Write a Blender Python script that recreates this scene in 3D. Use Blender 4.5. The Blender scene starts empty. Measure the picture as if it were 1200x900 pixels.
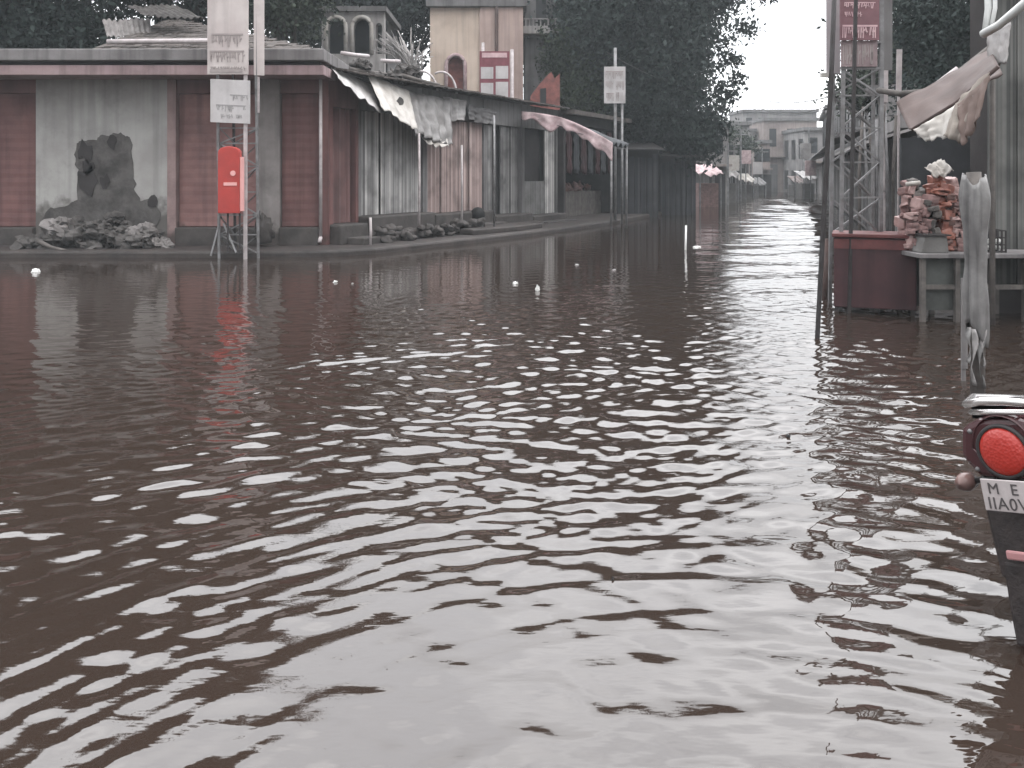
import bpy, math, random
import numpy as np
from mathutils import Vector, Matrix, noise

random.seed(11)
rng = np.random.default_rng(5)
F, EYE, HOR = 1039.0, 1.6, 205.0     # lens in photo pixels, eye height above the water, horizon row
S = bpy.context.scene
COL = S.collection


def P(px, py, Y):
    """photo pixel + measured distance (m) -> metres"""
    return Vector(((px - 600) / F * Y, Y, EYE + (HOR - py) / F * Y))


V = lambda x, y, z: Vector((x, y, z))

# ------------------------------------------------------------------ materials
MATS = {}


def new_mat(name):
    m = bpy.data.materials.new(name)
    m.use_nodes = True
    nt = m.node_tree
    return m, nt, nt.nodes, nt.links, nt.nodes['Principled BSDF']


def mat(name, c1, c2=None, rough=0.8, scale=3.0, streak=0.0, grime=0.0, tide=None, metal=0.0, bump=0.15, bscale=40.0,
        spec=0.35, streak_scale=6.0, contrast=(0.35, 0.65)):
    """weathered surface: two tones in cloudy patches, vertical rain streaks, blotches of grime, a ragged flood line"""
    if name in MATS:
        return MATS[name]
    m, nt, N, L, b = new_mat(name)
    c2 = c2 or tuple(x * 0.72 for x in c1)
    geo = N.new('ShaderNodeNewGeometry')
    n1 = N.new('ShaderNodeTexNoise'); n1.inputs['Scale'].default_value = scale
    n1.inputs['Detail'].default_value = 7; n1.inputs['Roughness'].default_value = 0.62
    L.new(geo.outputs['Position'], n1.inputs['Vector'])
    r1 = N.new('ShaderNodeValToRGB')
    r1.color_ramp.elements[0].position, r1.color_ramp.elements[1].position = contrast
    r1.color_ramp.elements[0].color = (*c2, 1); r1.color_ramp.elements[1].color = (*c1, 1)
    L.new(n1.outputs['Fac'], r1.inputs['Fac'])
    col = r1.outputs['Color']

    def mult(fac_socket, colour, cur):
        mx = N.new('ShaderNodeMix'); mx.data_type = 'RGBA'; mx.blend_type = 'MIX'
        L.new(fac_socket, mx.inputs['Factor']); L.new(cur, mx.inputs['A'])
        mx.inputs['B'].default_value = (*colour, 1)
        return mx.outputs['Result']

    def ramp(sock, lo, hi, top):
        mr = N.new('ShaderNodeMapRange'); mr.inputs['From Min'].default_value = lo
        mr.inputs['From Max'].default_value = hi; mr.inputs['To Max'].default_value = top
        L.new(sock, mr.inputs['Value']); return mr.outputs['Result']
    dark = tuple(x * 0.3 for x in c2)
    if streak:
        mp = N.new('ShaderNodeMapping'); mp.inputs['Scale'].default_value = (1, 1, 0.05)
        L.new(geo.outputs['Position'], mp.inputs['Vector'])
        n2 = N.new('ShaderNodeTexNoise'); n2.inputs['Scale'].default_value = streak_scale
        n2.inputs['Detail'].default_value = 4
        L.new(mp.outputs['Vector'], n2.inputs['Vector'])
        col = mult(ramp(n2.outputs['Fac'], 0.48, 0.68, streak), dark, col)
    if grime:
        n3 = N.new('ShaderNodeTexNoise'); n3.inputs['Scale'].default_value = scale * 0.45
        n3.inputs['Detail'].default_value = 8; n3.inputs['Roughness'].default_value = 0.7
        L.new(geo.outputs['Position'], n3.inputs['Vector'])
        col = mult(ramp(n3.outputs['Fac'], 0.52, 0.66, grime), tuple(x * 0.35 + 0.006 for x in c2), col)
    if tide:
        sx = N.new('ShaderNodeSeparateXYZ'); L.new(geo.outputs['Position'], sx.inputs[0])
        n4 = N.new('ShaderNodeTexNoise'); n4.inputs['Scale'].default_value = 2.2; n4.inputs['Detail'].default_value = 6
        L.new(geo.outputs['Position'], n4.inputs['Vector'])
        ma = N.new('ShaderNodeMath'); ma.operation = 'MULTIPLY_ADD'; ma.inputs[1].default_value = 1.5
        L.new(n4.outputs['Fac'], ma.inputs[0]); L.new(sx.outputs['Z'], ma.inputs[2])
        col = mult(ramp(ma.outputs[0], tide + 0.85, tide + 0.62, 0.75), (0.05, 0.042, 0.036), col)
    L.new(col, b.inputs['Base Color'])
    b.inputs['Roughness'].default_value = rough
    b.inputs['Metallic'].default_value = metal
    b.inputs['Specular IOR Level'].default_value = spec
    if bump:
        nb = N.new('ShaderNodeTexNoise'); nb.inputs['Scale'].default_value = bscale; nb.inputs['Detail'].default_value = 5
        L.new(geo.outputs['Position'], nb.inputs['Vector'])
        bm = N.new('ShaderNodeBump'); bm.inputs['Strength'].default_value = bump; bm.inputs['Distance'].default_value = 0.02
        L.new(nb.outputs['Fac'], bm.inputs['Height']); L.new(bm.outputs['Normal'], b.inputs['Normal'])
    MATS[name] = m
    return m


def plank_mat(name, tones, pitch, rough=0.75, axis=(1, 0), tide=None):
    """painted sheets or planks whose tone changes from plank to plank along a horizontal axis"""
    if name in MATS:
        return MATS[name]
    m, nt, N, L, b = new_mat(name)
    geo = N.new('ShaderNodeNewGeometry')
    dp = N.new('ShaderNodeVectorMath'); dp.operation = 'DOT_PRODUCT'
    L.new(geo.outputs['Position'], dp.inputs[0]); dp.inputs[1].default_value = (axis[0] / pitch, axis[1] / pitch, 0)
    n = N.new('ShaderNodeTexNoise'); n.noise_dimensions = '1D'; n.inputs['Scale'].default_value = 1.0
    n.inputs['Detail'].default_value = 3; n.inputs['Roughness'].default_value = 0.7
    L.new(dp.outputs['Value'], n.inputs['W'])
    r = N.new('ShaderNodeValToRGB')
    k = len(tones)
    while len(r.color_ramp.elements) < k:
        r.color_ramp.elements.new(0.5)
    for i, t in enumerate(tones):
        r.color_ramp.elements[i].position = 0.3 + 0.4 * i / (k - 1)
        r.color_ramp.elements[i].color = (*t, 1)
    L.new(n.outputs['Fac'], r.inputs['Fac'])
    n2 = N.new('ShaderNodeTexNoise'); n2.inputs['Scale'].default_value = 1.6; n2.inputs['Detail'].default_value = 7
    L.new(geo.outputs['Position'], n2.inputs['Vector'])
    mr = N.new('ShaderNodeMapRange'); mr.inputs['From Min'].default_value = 0.45; mr.inputs['From Max'].default_value = 0.7
    mr.inputs['To Max'].default_value = 0.65
    L.new(n2.outputs['Fac'], mr.inputs['Value'])
    mx = N.new('ShaderNodeMix'); mx.data_type = 'RGBA'
    L.new(mr.outputs['Result'], mx.inputs['Factor']); L.new(r.outputs['Color'], mx.inputs['A'])
    mx.inputs['B'].default_value = (*[x * 0.5 for x in tones[0]], 1)
    L.new(mx.outputs['Result'], b.inputs['Base Color'])
    b.inputs['Roughness'].default_value = rough
    b.inputs['Specular IOR Level'].default_value = 0.3
    MATS[name] = m
    return m


def leaf_mat(name, dark, light):
    m, nt, N, L, b = new_mat(name)
    geo = N.new('ShaderNodeNewGeometry')
    n = N.new('ShaderNodeTexNoise'); n.inputs['Scale'].default_value = 0.7; n.inputs['Detail'].default_value = 3
    L.new(geo.outputs['Position'], n.inputs['Vector'])
    ad = N.new('ShaderNodeMath'); ad.operation = 'MULTIPLY_ADD'; ad.inputs[1].default_value = 0.5
    L.new(geo.outputs['Random Per Island'], ad.inputs[0]); L.new(n.outputs['Fac'], ad.inputs[2])
    r = N.new('ShaderNodeValToRGB')
    r.color_ramp.elements[0].position = 0.45; r.color_ramp.elements[1].position = 1.0
    r.color_ramp.elements[0].color = (*dark, 1); r.color_ramp.elements[1].color = (*light, 1)
    L.new(ad.outputs[0], r.inputs['Fac'])
    L.new(r.outputs['Color'], b.inputs['Base Color'])
    b.inputs['Roughness'].default_value = 0.6
    b.inputs['Specular IOR Level'].default_value = 0.1
    return m


# ------------------------------------------------------------------ mesh building
class MB:
    def __init__(self):
        self.v, self.f = [], []

    def face(self, pts):
        i = len(self.v); self.v += [Vector(p) for p in pts]; self.f.append(tuple(range(i, i + len(pts)))); return self

    def prism(self, pts, off):
        """polygon swept by a vector"""
        n = len(pts); i = len(self.v); off = Vector(off)
        self.v += [Vector(p) for p in pts] + [Vector(p) + off for p in pts]
        self.f.append(tuple(range(i + n - 1, i - 1, -1))); self.f.append(tuple(range(i + n, i + 2 * n)))
        for k in range(n):
            k2 = (k + 1) % n
            self.f.append((i + k, i + k2, i + n + k2, i + n + k))
        return self

    def box(self, a, b):
        x0, y0, z0 = a; x1, y1, z1 = b
        return self.prism([(x0, y0, z0), (x1, y0, z0), (x1, y1, z0), (x0, y1, z0)], (0, 0, z1 - z0))

    def obox(self, o, ux, uy, uz):
        o, ux, uy = Vector(o), Vector(ux), Vector(uy)
        return self.prism([o, o + ux, o + ux + uy, o + uy], uz)

    def tube(self, pts, r, n=8, r1=None):
        pts = [Vector(p) for p in pts]; i0 = len(self.v); m = len(pts)
        for k, p in enumerate(pts):
            t = (pts[min(k + 1, m - 1)] - pts[max(k - 1, 0)]).normalized()
            a = t.orthogonal().normalized() if abs(t.z) > 0.9 else t.cross(V(0, 0, 1)).normalized()
            if abs(t.z) > 0.9:
                a = (V(1, 0, 0) - t * t.x).normalized()
            c = t.cross(a)
            rr = r if r1 is None else r + (r1 - r) * k / (m - 1)
            for j in range(n):
                an = 2 * math.pi * j / n
                self.v.append(p + (a * math.cos(an) + c * math.sin(an)) * rr)
        for k in range(m - 1):
            for j in range(n):
                j2 = (j + 1) % n
                self.f.append((i0 + k * n + j, i0 + k * n + j2, i0 + (k + 1) * n + j2, i0 + (k + 1) * n + j))
        self.f.append(tuple(range(i0 + n - 1, i0 - 1, -1)))
        self.f.append(tuple(range(i0 + (m - 1) * n, i0 + m * n)))
        return self

    def bar(self, a, b, w, h=None, side=(0, 1, 0)):
        """rectangular bar from a to b"""
        a, b = Vector(a), Vector(b); h = h or w
        t = (b - a).normalized(); s = Vector(side); s = (s - t * s.dot(t)).normalized(); u = t.cross(s)
        o = a - s * h / 2 - u * w / 2
        return self.prism([o, o + u * w, o + u * w + s * h, o + s * h], b - a)

    def grid(self, fn, nu, nv):
        i = len(self.v)
        for a in range(nu + 1):
            for c in range(nv + 1):
                self.v.append(Vector(fn(a / nu, c / nv)))
        for a in range(nu):
            for c in range(nv):
                q = i + a * (nv + 1) + c
                self.f.append((q, q + nv + 1, q + nv + 2, q + 1))
        return self

    def lathe(self, c, prof, n=20, axis='z', arc=(0, 2 * math.pi)):
        """profile of (radius, height) revolved about an axis through c"""
        c = Vector(c); i = len(self.v); m = len(prof)
        for j in range(n):
            an = 2 * math.pi * j / n; ca, sa = math.cos(an), math.sin(an)
            for r, h in prof:
                d = {'z': (r * ca, r * sa, h), 'x': (h, r * ca, r * sa), 'y': (r * sa, h, r * ca)}[axis]
                self.v.append(c + Vector(d))
        for j in range(n):
            j2 = (j + 1) % n
            for k in range(m - 1):
                self.f.append((i + j * m + k, i + j2 * m + k, i + j2 * m + k + 1, i + j * m + k + 1))
        return self

    def build(self, name, m, parent=None, smooth=False, bevel=0, solid=0, label=None, fix=True):
        org = V(0, 0, 0)
        if parent is not None:
            r = parent
            while r.parent: r = r.parent
            org = r.location
        me = bpy.data.meshes.new(name)
        me.from_pydata([tuple(p - org) for p in self.v], [], self.f)
        if fix:
            import bmesh
            bm = bmesh.new(); bm.from_mesh(me)
            bmesh.ops.recalc_face_normals(bm, faces=bm.faces); bm.to_mesh(me); bm.free()
        me.materials.append(m)
        o = bpy.data.objects.new(name, me); COL.objects.link(o)
        if parent is not None: o.parent = parent
        if smooth:
            me.polygons.foreach_set('use_smooth', [True] * len(me.polygons))
        if bevel:
            md = o.modifiers.new('Bevel', 'BEVEL'); md.width = bevel; md.segments = 2; md.limit_method = 'ANGLE'
        if solid:
            md = o.modifiers.new('Solidify', 'SOLIDIFY'); md.thickness = solid; md.offset = 0
        if label: o['label'] = label
        return o


def tag(o, label, cat, group=None):
    o['label'] = label; o['category'] = cat
    if group: o['group'] = group
    return o


def thing(name, label, cat, loc=(0, 0, 0), group=None):
    o = bpy.data.objects.new(name, None); COL.objects.link(o)
    o.empty_display_size = 0.2
    o.location = loc
    return tag(o, label, cat, group)


def structure(o, kind='structure'):
    o['kind'] = kind; return o


def nz(x, y, z=0.0, s=1.0):
    return noise.noise(Vector((x * s, y * s, z * s)))


def cloth_fn(a, b, c, d, sag=0.1, fold=0.03, seed=0, folds=5):
    """bilinear patch a-b (top) d-c (bottom) with sag and soft folds that run down the cloth"""
    a, b, c, d = map(Vector, (a, b, c, d))
    nrm = (b - a).cross(d - a).normalized()

    def fn(u, v):
        p = (a * (1 - u) + b * u) * (1 - v) + (d * (1 - u) + c * u) * v
        p = p + V(0, 0, -1) * sag * math.sin(math.pi * u) * (0.3 + 0.7 * v)
        w = math.sin(u * folds * 6.28 + 2.5 * nz(u * 3, seed, v)) * fold * (0.25 + v)
        w += nz(u * 6 + seed, v * 6, seed) * fold * 1.3
        ragged = V(0, 0, -1) * (0.05 * nz(u * 9, seed + 7.3)) * (v ** 6)
        return p + nrm * w + ragged
    return fn


# ------------------------------------------------------------------ shared materials
M_red = mat('faded red paint', (0.18, 0.088, 0.082), (0.125, 0.060, 0.058), 0.7, 1.5, streak=0.45, grime=0.5, tide=0.25)
M_redpanel = mat('faded brick pink paint', (0.27, 0.150, 0.138), (0.19, 0.10, 0.094), 0.7, 1.2, streak=0.4, grime=0.45, tide=0.35)
M_white = mat('stained whitewash', (0.39, 0.385, 0.37), (0.30, 0.29, 0.28), 0.85, 1.3, streak=0.25, grime=0.4, tide=0.95)
M_pinkwash = mat('pink limewash', (0.32, 0.235, 0.225), (0.23, 0.16, 0.155), 0.85, 2.0, streak=0.4, grime=0.4, tide=0.4)
M_pale = mat('pale pilaster limewash', (0.27, 0.25, 0.24), (0.19, 0.17, 0.165), 0.85, 2.0, streak=0.4, grime=0.4, tide=0.5)
M_fascia = mat('weathered concrete edge', (0.22, 0.21, 0.21), (0.15, 0.14, 0.14), 0.85, 1.6, streak=0.5, grime=0.35)
M_fasciapink = mat('pinkish plaster band', (0.36, 0.265, 0.27), (0.25, 0.18, 0.185), 0.85, 1.6, streak=0.4, grime=0.35)
M_damp = mat('wet cement', (0.075, 0.066, 0.062), (0.04, 0.035, 0.033), 0.75, 2.2, grime=0.6, bump=0.4, bscale=18)
M_kerb = mat('wet dark stone', (0.060, 0.050, 0.046), (0.032, 0.027, 0.026), 0.6, 2.5, grime=0.6, bump=0.4, bscale=14)
M_oldplaster = mat('bare grey plaster', (0.115, 0.108, 0.104), (0.055, 0.05, 0.048), 0.9, 2.8, grime=0.8, bump=0.4, bscale=14)
M_tile = mat('old clay roof tiles', (0.115, 0.10, 0.092), (0.05, 0.043, 0.04), 0.9, 3.5, grime=0.6, bump=0.5, bscale=14)
M_darkin = mat('dark plaster and painted shade', (0.045, 0.04, 0.04), (0.025, 0.022, 0.022), 0.9, 2)
M_tarp = mat('grey plastic sheet', (0.38, 0.365, 0.36), (0.24, 0.225, 0.22), 0.5, 2.5, streak=0.3, grime=0.5, bump=0.2, bscale=12)
M_tarplight = mat('light grey plastic sheet', (0.52, 0.50, 0.49), (0.36, 0.34, 0.33), 0.5, 2.5, streak=0.3, grime=0.4, bump=0.2, bscale=12)
M_tarpmid = mat('mid grey plastic sheet', (0.25, 0.24, 0.235), (0.15, 0.14, 0.135), 0.5, 2.5, streak=0.4, grime=0.5, bump=0.2, bscale=12)
M_tarpdark = mat('old dull grey sheet', (0.13, 0.125, 0.125), (0.075, 0.07, 0.07), 0.6, 2.5, streak=0.3, grime=0.5, bump=0.2, bscale=12)
M_tarpwhite = mat('dirty white canvas', (0.56, 0.54, 0.51), (0.38, 0.35, 0.32), 0.7, 3.0, grime=0.35, bump=0.2, bscale=12)
M_tarppink = mat('washed out pink cloth', (0.56, 0.45, 0.455), (0.36, 0.25, 0.26), 0.8, 5.0, grime=0.5, bump=0.2, bscale=12)
M_tarpbrown = mat('brown pink tarpaulin', (0.088, 0.058, 0.051), (0.058, 0.04, 0.036), 0.65, 2.0, grime=0.35, bump=0.2, bscale=10)
M_tarptan = mat('tan tarpaulin', (0.16, 0.112, 0.095), (0.11, 0.078, 0.068), 0.65, 2.5, grime=0.4, bump=0.2, bscale=10)
M_board = mat('off white printed board', (0.60, 0.55, 0.53), (0.47, 0.41, 0.40), 0.6, 1.6, streak=0.2, grime=0.2, bump=0)
M_boardgrey = mat('greyed white board', (0.52, 0.50, 0.50), (0.40, 0.38, 0.38), 0.6, 2.0, streak=0.2, grime=0.2, bump=0)
M_ink = mat('faded grey print', (0.37, 0.325, 0.315), (0.28, 0.245, 0.24), 0.7, 5, bump=0)
M_inkpale = mat('pale pink print', (0.62, 0.45, 0.46), (0.48, 0.32, 0.34), 0.7, 5, bump=0)
M_inkred = mat('maroon print', (0.22, 0.07, 0.09), (0.16, 0.05, 0.06), 0.7, 5, bump=0)
M_boardred = mat('faded maroon hoarding print', (0.205, 0.105, 0.118), (0.14, 0.07, 0.08), 0.6, 2.0, grime=0.3, bump=0)
M_steel = mat('galvanised steel', (0.26, 0.26, 0.265), (0.15, 0.145, 0.145), 0.5, 6, metal=0.3, grime=0.4, bump=0.05)
M_steeldark = mat('dark rusty steel', (0.05, 0.047, 0.048), (0.03, 0.026, 0.026), 0.6, 7, metal=0.2, grime=0.4, bump=0.05)
M_steelpale = mat('pale painted steel', (0.50, 0.46, 0.46), (0.34, 0.30, 0.30), 0.5, 6, grime=0.3, bump=0.05)
M_rust = mat('rusty brown post', (0.085, 0.052, 0.045), (0.045, 0.03, 0.028), 0.7, 6, grime=0.4)
M_redbox = mat('bright red enamel', (0.46, 0.048, 0.038), (0.34, 0.038, 0.032), 0.35, 2.0, grime=0.15, bump=0.02, spec=0.5)
M_redboxmark = mat('whitish paint on red', (0.80, 0.42, 0.40), (0.7, 0.36, 0.34), 0.5, 5, bump=0)
M_maroon = mat('maroon sheet metal', (0.066, 0.028, 0.030), (0.044, 0.02, 0.023), 0.5, 2.5, streak=0.4, grime=0.5, bump=0.05)
M_maroonedge = mat('worn red metal edge', (0.135, 0.042, 0.040), (0.085, 0.03, 0.03), 0.5, 5, grime=0.4, bump=0.05)
M_cream = mat('cream plaster', (0.60, 0.50, 0.42), (0.50, 0.405, 0.335), 0.85, 0.8, streak=0.25, grime=0.25)
M_creampink = mat('pinkish plaster', (0.47, 0.36, 0.325), (0.37, 0.28, 0.25), 0.85, 0.8, streak=0.3, grime=0.3)
M_archwhite = mat('old white plaster arcade', (0.42, 0.40, 0.39), (0.27, 0.255, 0.25), 0.85, 1.2, streak=0.4, grime=0.4)
M_greywall = mat('grey render', (0.20, 0.195, 0.195), (0.13, 0.125, 0.125), 0.85, 1.2, streak=0.4, grime=0.4)
M_yellow = mat('old yellow plaster', (0.34, 0.31, 0.22), (0.24, 0.21, 0.15), 0.85, 1.2, grime=0.4)
M_brick = mat('red brick rubble wall', (0.26, 0.10, 0.085), (0.15, 0.06, 0.055), 0.9, 4, grime=0.5, bump=0.5, bscale=14)
M_wood = mat('weathered grey wood', (0.15, 0.135, 0.125), (0.08, 0.072, 0.068), 0.8, 5, streak=0.4, grime=0.4)
M_glassdark = mat('dark window opening', (0.02, 0.021, 0.023), (0.012, 0.012, 0.014), 0.3, 3, bump=0)
M_black = mat('black rubber', (0.018, 0.018, 0.019), (0.012, 0.012, 0.012), 0.6, 8, bump=0.1)
M_blackplastic = mat('black plastic', (0.022, 0.02, 0.021), (0.015, 0.014, 0.014), 0.35, 8, bump=0, spec=0.5)
M_bikebody = mat('dark maroon bike paint', (0.055, 0.016, 0.019), (0.04, 0.012, 0.014), 0.25, 6, bump=0, spec=0.5)
M_chrome = mat('worn chrome rail', (0.75, 0.73, 0.72), (0.6, 0.58, 0.57), 0.22, 6, metal=0.9, bump=0)
M_plate = mat('white number plate', (0.50, 0.46, 0.455), (0.36, 0.32, 0.32), 0.5, 9, grime=0.2, bump=0)
M_plateink = mat('worn plate letters', (0.09, 0.08, 0.082), (0.06, 0.055, 0.055), 0.5, 9, bump=0)
M_bark = mat('dark wet bark', (0.06, 0.05, 0.043), (0.03, 0.026, 0.023), 0.9, 5, bump=0.6, bscale=9)
M_rubble = mat('broken masonry', (0.105, 0.098, 0.094), (0.045, 0.040, 0.038), 0.9, 3.5, grime=0.5, bump=0.5, bscale=10)
M_palechunk = mat('pale broken lime plaster', (0.22, 0.205, 0.20), (0.13, 0.12, 0.115), 0.9, 4, grime=0.35, bump=0.5, bscale=12)
M_plastic_bag = mat('white plastic scrap', (0.75, 0.75, 0.74), (0.6, 0.6, 0.58), 0.4, 9, bump=0)
M_bundlepink = mat('pink cloth bundle', (0.30, 0.19, 0.18), (0.16, 0.10, 0.095), 0.9, 7, grime=0.3, bump=0.3, bscale=14)
M_bundlered = mat('rust red goods wrap', (0.20, 0.105, 0.088), (0.09, 0.055, 0.05), 0.7, 9, grime=0.3, bump=0.3, bscale=14)
M_carton = mat('grey carton', (0.17, 0.165, 0.16), (0.12, 0.115, 0.11), 0.8, 4, grime=0.3)
M_greystrip = mat('grey polythene wrap', (0.23, 0.225, 0.22), (0.14, 0.135, 0.135), 0.4, 5, streak=0.4, streak_scale=22, grime=0.3, bump=0.3, bscale=12)
M_wallfar = mat('far grey plaster', (0.30, 0.29, 0.285), (0.20, 0.19, 0.19), 0.9, 0.9, streak=0.3, grime=0.4)
M_wallfarbrown = mat('far brownish plaster', (0.36, 0.31, 0.29), (0.25, 0.21, 0.20), 0.9, 0.9, streak=0.3, grime=0.4)
M_shadecloth = mat('dark sheet and painted shade', (0.06, 0.063, 0.068), (0.03, 0.032, 0.036), 0.7, 2, grime=0.4)


def lettering(mb, o, ux, uz, out, rows, seed, density=0.9):
    """rows of headline strokes with hanging strokes below them: print too worn to read, as in the photo"""
    rd = random.Random(seed); o, ux, uz, out = map(Vector, (o, ux, uz, out))
    for (v0, v1, u0, u1, head) in rows:
        h = v1 - v0
        if head:
            mb.prism([o + ux * u0 + uz * (v1 - h * 0.14), o + ux * u1 + uz * (v1 - h * 0.14), o + ux * u1 + uz * v1, o + ux * u0 + uz * v1], out)
        u = u0
        while u < u1 - 0.02:
            w = rd.uniform(0.03, 0.07)
            if rd.random() < density:
                t = rd.uniform(0.016, 0.028)
                lo = v0 + h * rd.choice((0, 0, 0.2, 0.35)); sl = rd.uniform(-0.03, 0.03)
                hi = v1 - h * 0.16 if head else v1
                mb.prism([o + ux * (u + sl) + uz * lo, o + ux * (u + sl + t) + uz * lo, o + ux * (u + t) + uz * hi, o + ux * u + uz * hi], out)
                if rd.random() < 0.6:
                    m_ = v0 + h * rd.uniform(0.25, 0.6)
                    mb.prism([o + ux * (u + t) + uz * m_, o + ux * (u + w) + uz * (m_ + h * 0.1), o + ux * (u + w) + uz * (m_ + h * 0.24), o + ux * (u + t) + uz * (m_ + h * 0.14)], out)
            u += w


# ================================================================== ground and water
g = MB(); R_ = 900
g.grid(lambda u, v: (-R_ + 2 * R_ * u, -R_ + 2 * R_ * v, -0.36), 8, 8)
structure(g.build('ground', mat('silty ground', (0.06, 0.05, 0.042), (0.04, 0.034, 0.03), 0.9, 0.5, bump=0)))


def water():
    nr, nc = 1350, 900
    # finer rows near the viewer's side of the street, coarser down the street
    Y = np.concatenate([np.linspace(-3.0, 1.2, 60, endpoint=False), 1.2 * np.exp(np.linspace(0, math.log(150 / 1.2), nr - 60))])
    u = np.linspace(-1, 1, nc)
    Yg = np.repeat(Y[:, None], nc, 1)
    Xg = u[None, :] * (0.62 * np.maximum(Yg, 0.0) + 4.0 + 0.2 * Yg.clip(0, 60)) + 0.08 * np.maximum(Yg, 0)
    X, Yw = Xg, Yg

    def sn(x, y, s, seed):       # cheap smooth random field
        r = np.random.default_rng(seed); o = np.zeros_like(x)
        for _ in range(7):
            a = r.uniform(0, 2 * np.pi); k = s * r.uniform(0.5, 1.6)
            o += np.sin(k * (np.cos(a) * x + np.sin(a) * y) + r.uniform(0, 6.28))
        return o / 2.6
    h = np.zeros_like(X)
    # rings that spread from the wader and the motorcycle at the near right
    cx, cy = 0.95, 1.1
    wx = X + 0.11 * sn(X, Yw, 1.5, 1); wy = Yw + 0.11 * sn(X, Yw, 1.5, 2)
    r0 = np.hypot(wx - cx, wy - cy)
    ring = np.zeros_like(X)
    r = np.random.default_rng(3)
    for lam, sl in ((0.38, .026), (0.325, .040), (0.275, .048), (0.235, .040), (0.17, .020), (0.125, .010)):
        k = 2 * np.pi / lam
        env = (0.55 + 0.45 * sn(X, Yw, 1.3, int(lam * 1000))).clip(0, 1.4)
        ph = k * r0 + r.uniform(0, 6.28) + 0.9 * sn(X, Yw, 1.1, int(lam * 777))
        ring += env * sl / k * (np.sin(ph) - .38 * np.sin(2 * ph) + .16 * np.sin(3 * ph))   # steeper on the side the wave runs to
    h += ring * 1.75 * np.exp(-np.maximum(r0 - 1.2, 0) / 3.4)
    # a second, finer set from the bike wheel
    r1 = np.hypot(wx - 1.95, wy - 3.3)
    for lam, sl in ((0.19, .012), (0.26, .030)):
        k = 2 * np.pi / lam
        h += sl / k * np.sin(k * r1 + 0.7 * sn(X, Yw, 1.5, int(lam * 999))) * np.exp(-np.maximum(r1 - 0.4, 0) / 1.0)
    # chop that runs up and down the street
    ch = np.zeros_like(X); r = np.random.default_rng(8)
    cw = X + 0.1 * sn(X, Yw, 2.3, 21); cyw = Yw + 0.1 * sn(X, Yw, 2.3, 22)
    for i in range(44):
        lam = 0.085 * (5.0 ** r.uniform(0, 1)); k = 2 * np.pi / lam
        a = np.pi / 2 + r.normal(0, 0.50)
        g_ = (0.6 + 0.6 * sn(X, Yw, 2.0 / lam * 0.22, 100 + i)).clip(0, 1.6)
        ch += g_ * (0.034 / k) * np.sin(k * (np.cos(a) * cw + np.sin(a) * cyw) + r.uniform(0, 6.28))
    calm = 1 / (1 + np.exp(-(X + 3.0 + 0.10 * Yw + 0.9 * sn(X, Yw, .6, 40)) / 0.7))          # sheltered by the shops on the left
    far = 1 / (1 + np.exp((Yw - 11.5 - 0.55 * X + 1.3 * sn(X, Yw, .35, 41)) / 1.1))             # calmer beyond ~11 m, but not in mid street
    mid = np.exp(-((X - 0.31 * Yw - 0.3) / (0.8 + 0.04 * Yw)) ** 2)
    amp = 0.13 + 0.87 * calm * np.maximum(far, 0.5 * mid)
    near = 1 - 0.62 * np.exp(-((Yw - 2.4) / 1.9) ** 2)
    h += ch * amp * near * 1.0
    # longer, lower swell that the traffic leaves down the middle of the street
    sw = np.zeros_like(X)
    for i in range(14):
        lam = 0.5 * (4.0 ** r.uniform(0, 1)); k = 2 * np.pi / lam; a = np.pi / 2 + r.normal(0, 0.35)
        sw += (0.03 / k) * np.sin(k * (np.cos(a) * cw + np.sin(a) * cyw) + r.uniform(0, 6.28))
    h += sw * mid / (1 + np.exp(-(Yw - 13) / 2.0))
    # one long low wave line across the street
    h += 0.010 * np.exp(-((Yw - 12.75 - 0.12 * np.sin(X * 1.7)) / 0.10) ** 2) / (1 + np.exp(-(X - 1.2) / 0.12)) / (1 + np.exp((X - 2.75) / 0.2))
    co = np.stack([X, Yw, h], -1).reshape(-1, 3).astype(np.float32)
    n = Y.size
    idx = np.arange(n * nc).reshape(n, nc)
    q = np.stack([idx[:-1, :-1], idx[:-1, 1:], idx[1:, 1:], idx[1:, :-1]], -1).reshape(-1, 4)
    me = bpy.data.meshes.new('floodwater')
    me.vertices.add(len(co)); me.vertices.foreach_set('co', co.ravel())
    me.loops.add(q.size); me.loops.foreach_set('vertex_index', q.ravel().astype(np.int32))
    me.polygons.add(len(q)); me.polygons.foreach_set('loop_start', np.arange(0, q.size, 4, dtype=np.int32))
    me.polygons.foreach_set('loop_total', np.full(len(q), 4, dtype=np.int32))
    me.polygons.foreach_set('use_smooth', np.ones(len(q), dtype=bool))
    me.update(); me.validate()
    m, nt, N, L, b = new_mat('muddy flood water')
    geo = N.new('ShaderNodeNewGeometry')
    n1 = N.new('ShaderNodeTexNoise'); n1.inputs['Scale'].default_value = 0.35; n1.inputs['Detail'].default_value = 4
    L.new(geo.outputs['Position'], n1.inputs['Vector'])
    rp = N.new('ShaderNodeValToRGB')
    rp.color_ramp.elements[0].color = (0.029, 0.0195, 0.0150, 1); rp.color_ramp.elements[1].color = (0.021, 0.0145, 0.0115, 1)
    L.new(n1.outputs['Fac'], rp.inputs['Fac']); L.new(rp.outputs['Color'], b.inputs['Base Color'])
    b.inputs['Roughness'].default_value = 0.03
    b.inputs['IOR'].default_value = 1.62
    n2 = N.new('ShaderNodeTexNoise'); n2.inputs['Scale'].default_value = 7; n2.inputs['Detail'].default_value = 3
    mp = N.new('ShaderNodeMapping'); mp.inputs['Scale'].default_value = (0.55, 1.3, 1)
    L.new(geo.outputs['Position'], mp.inputs['Vector']); L.new(mp.outputs['Vector'], n2.inputs['Vector'])
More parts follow.
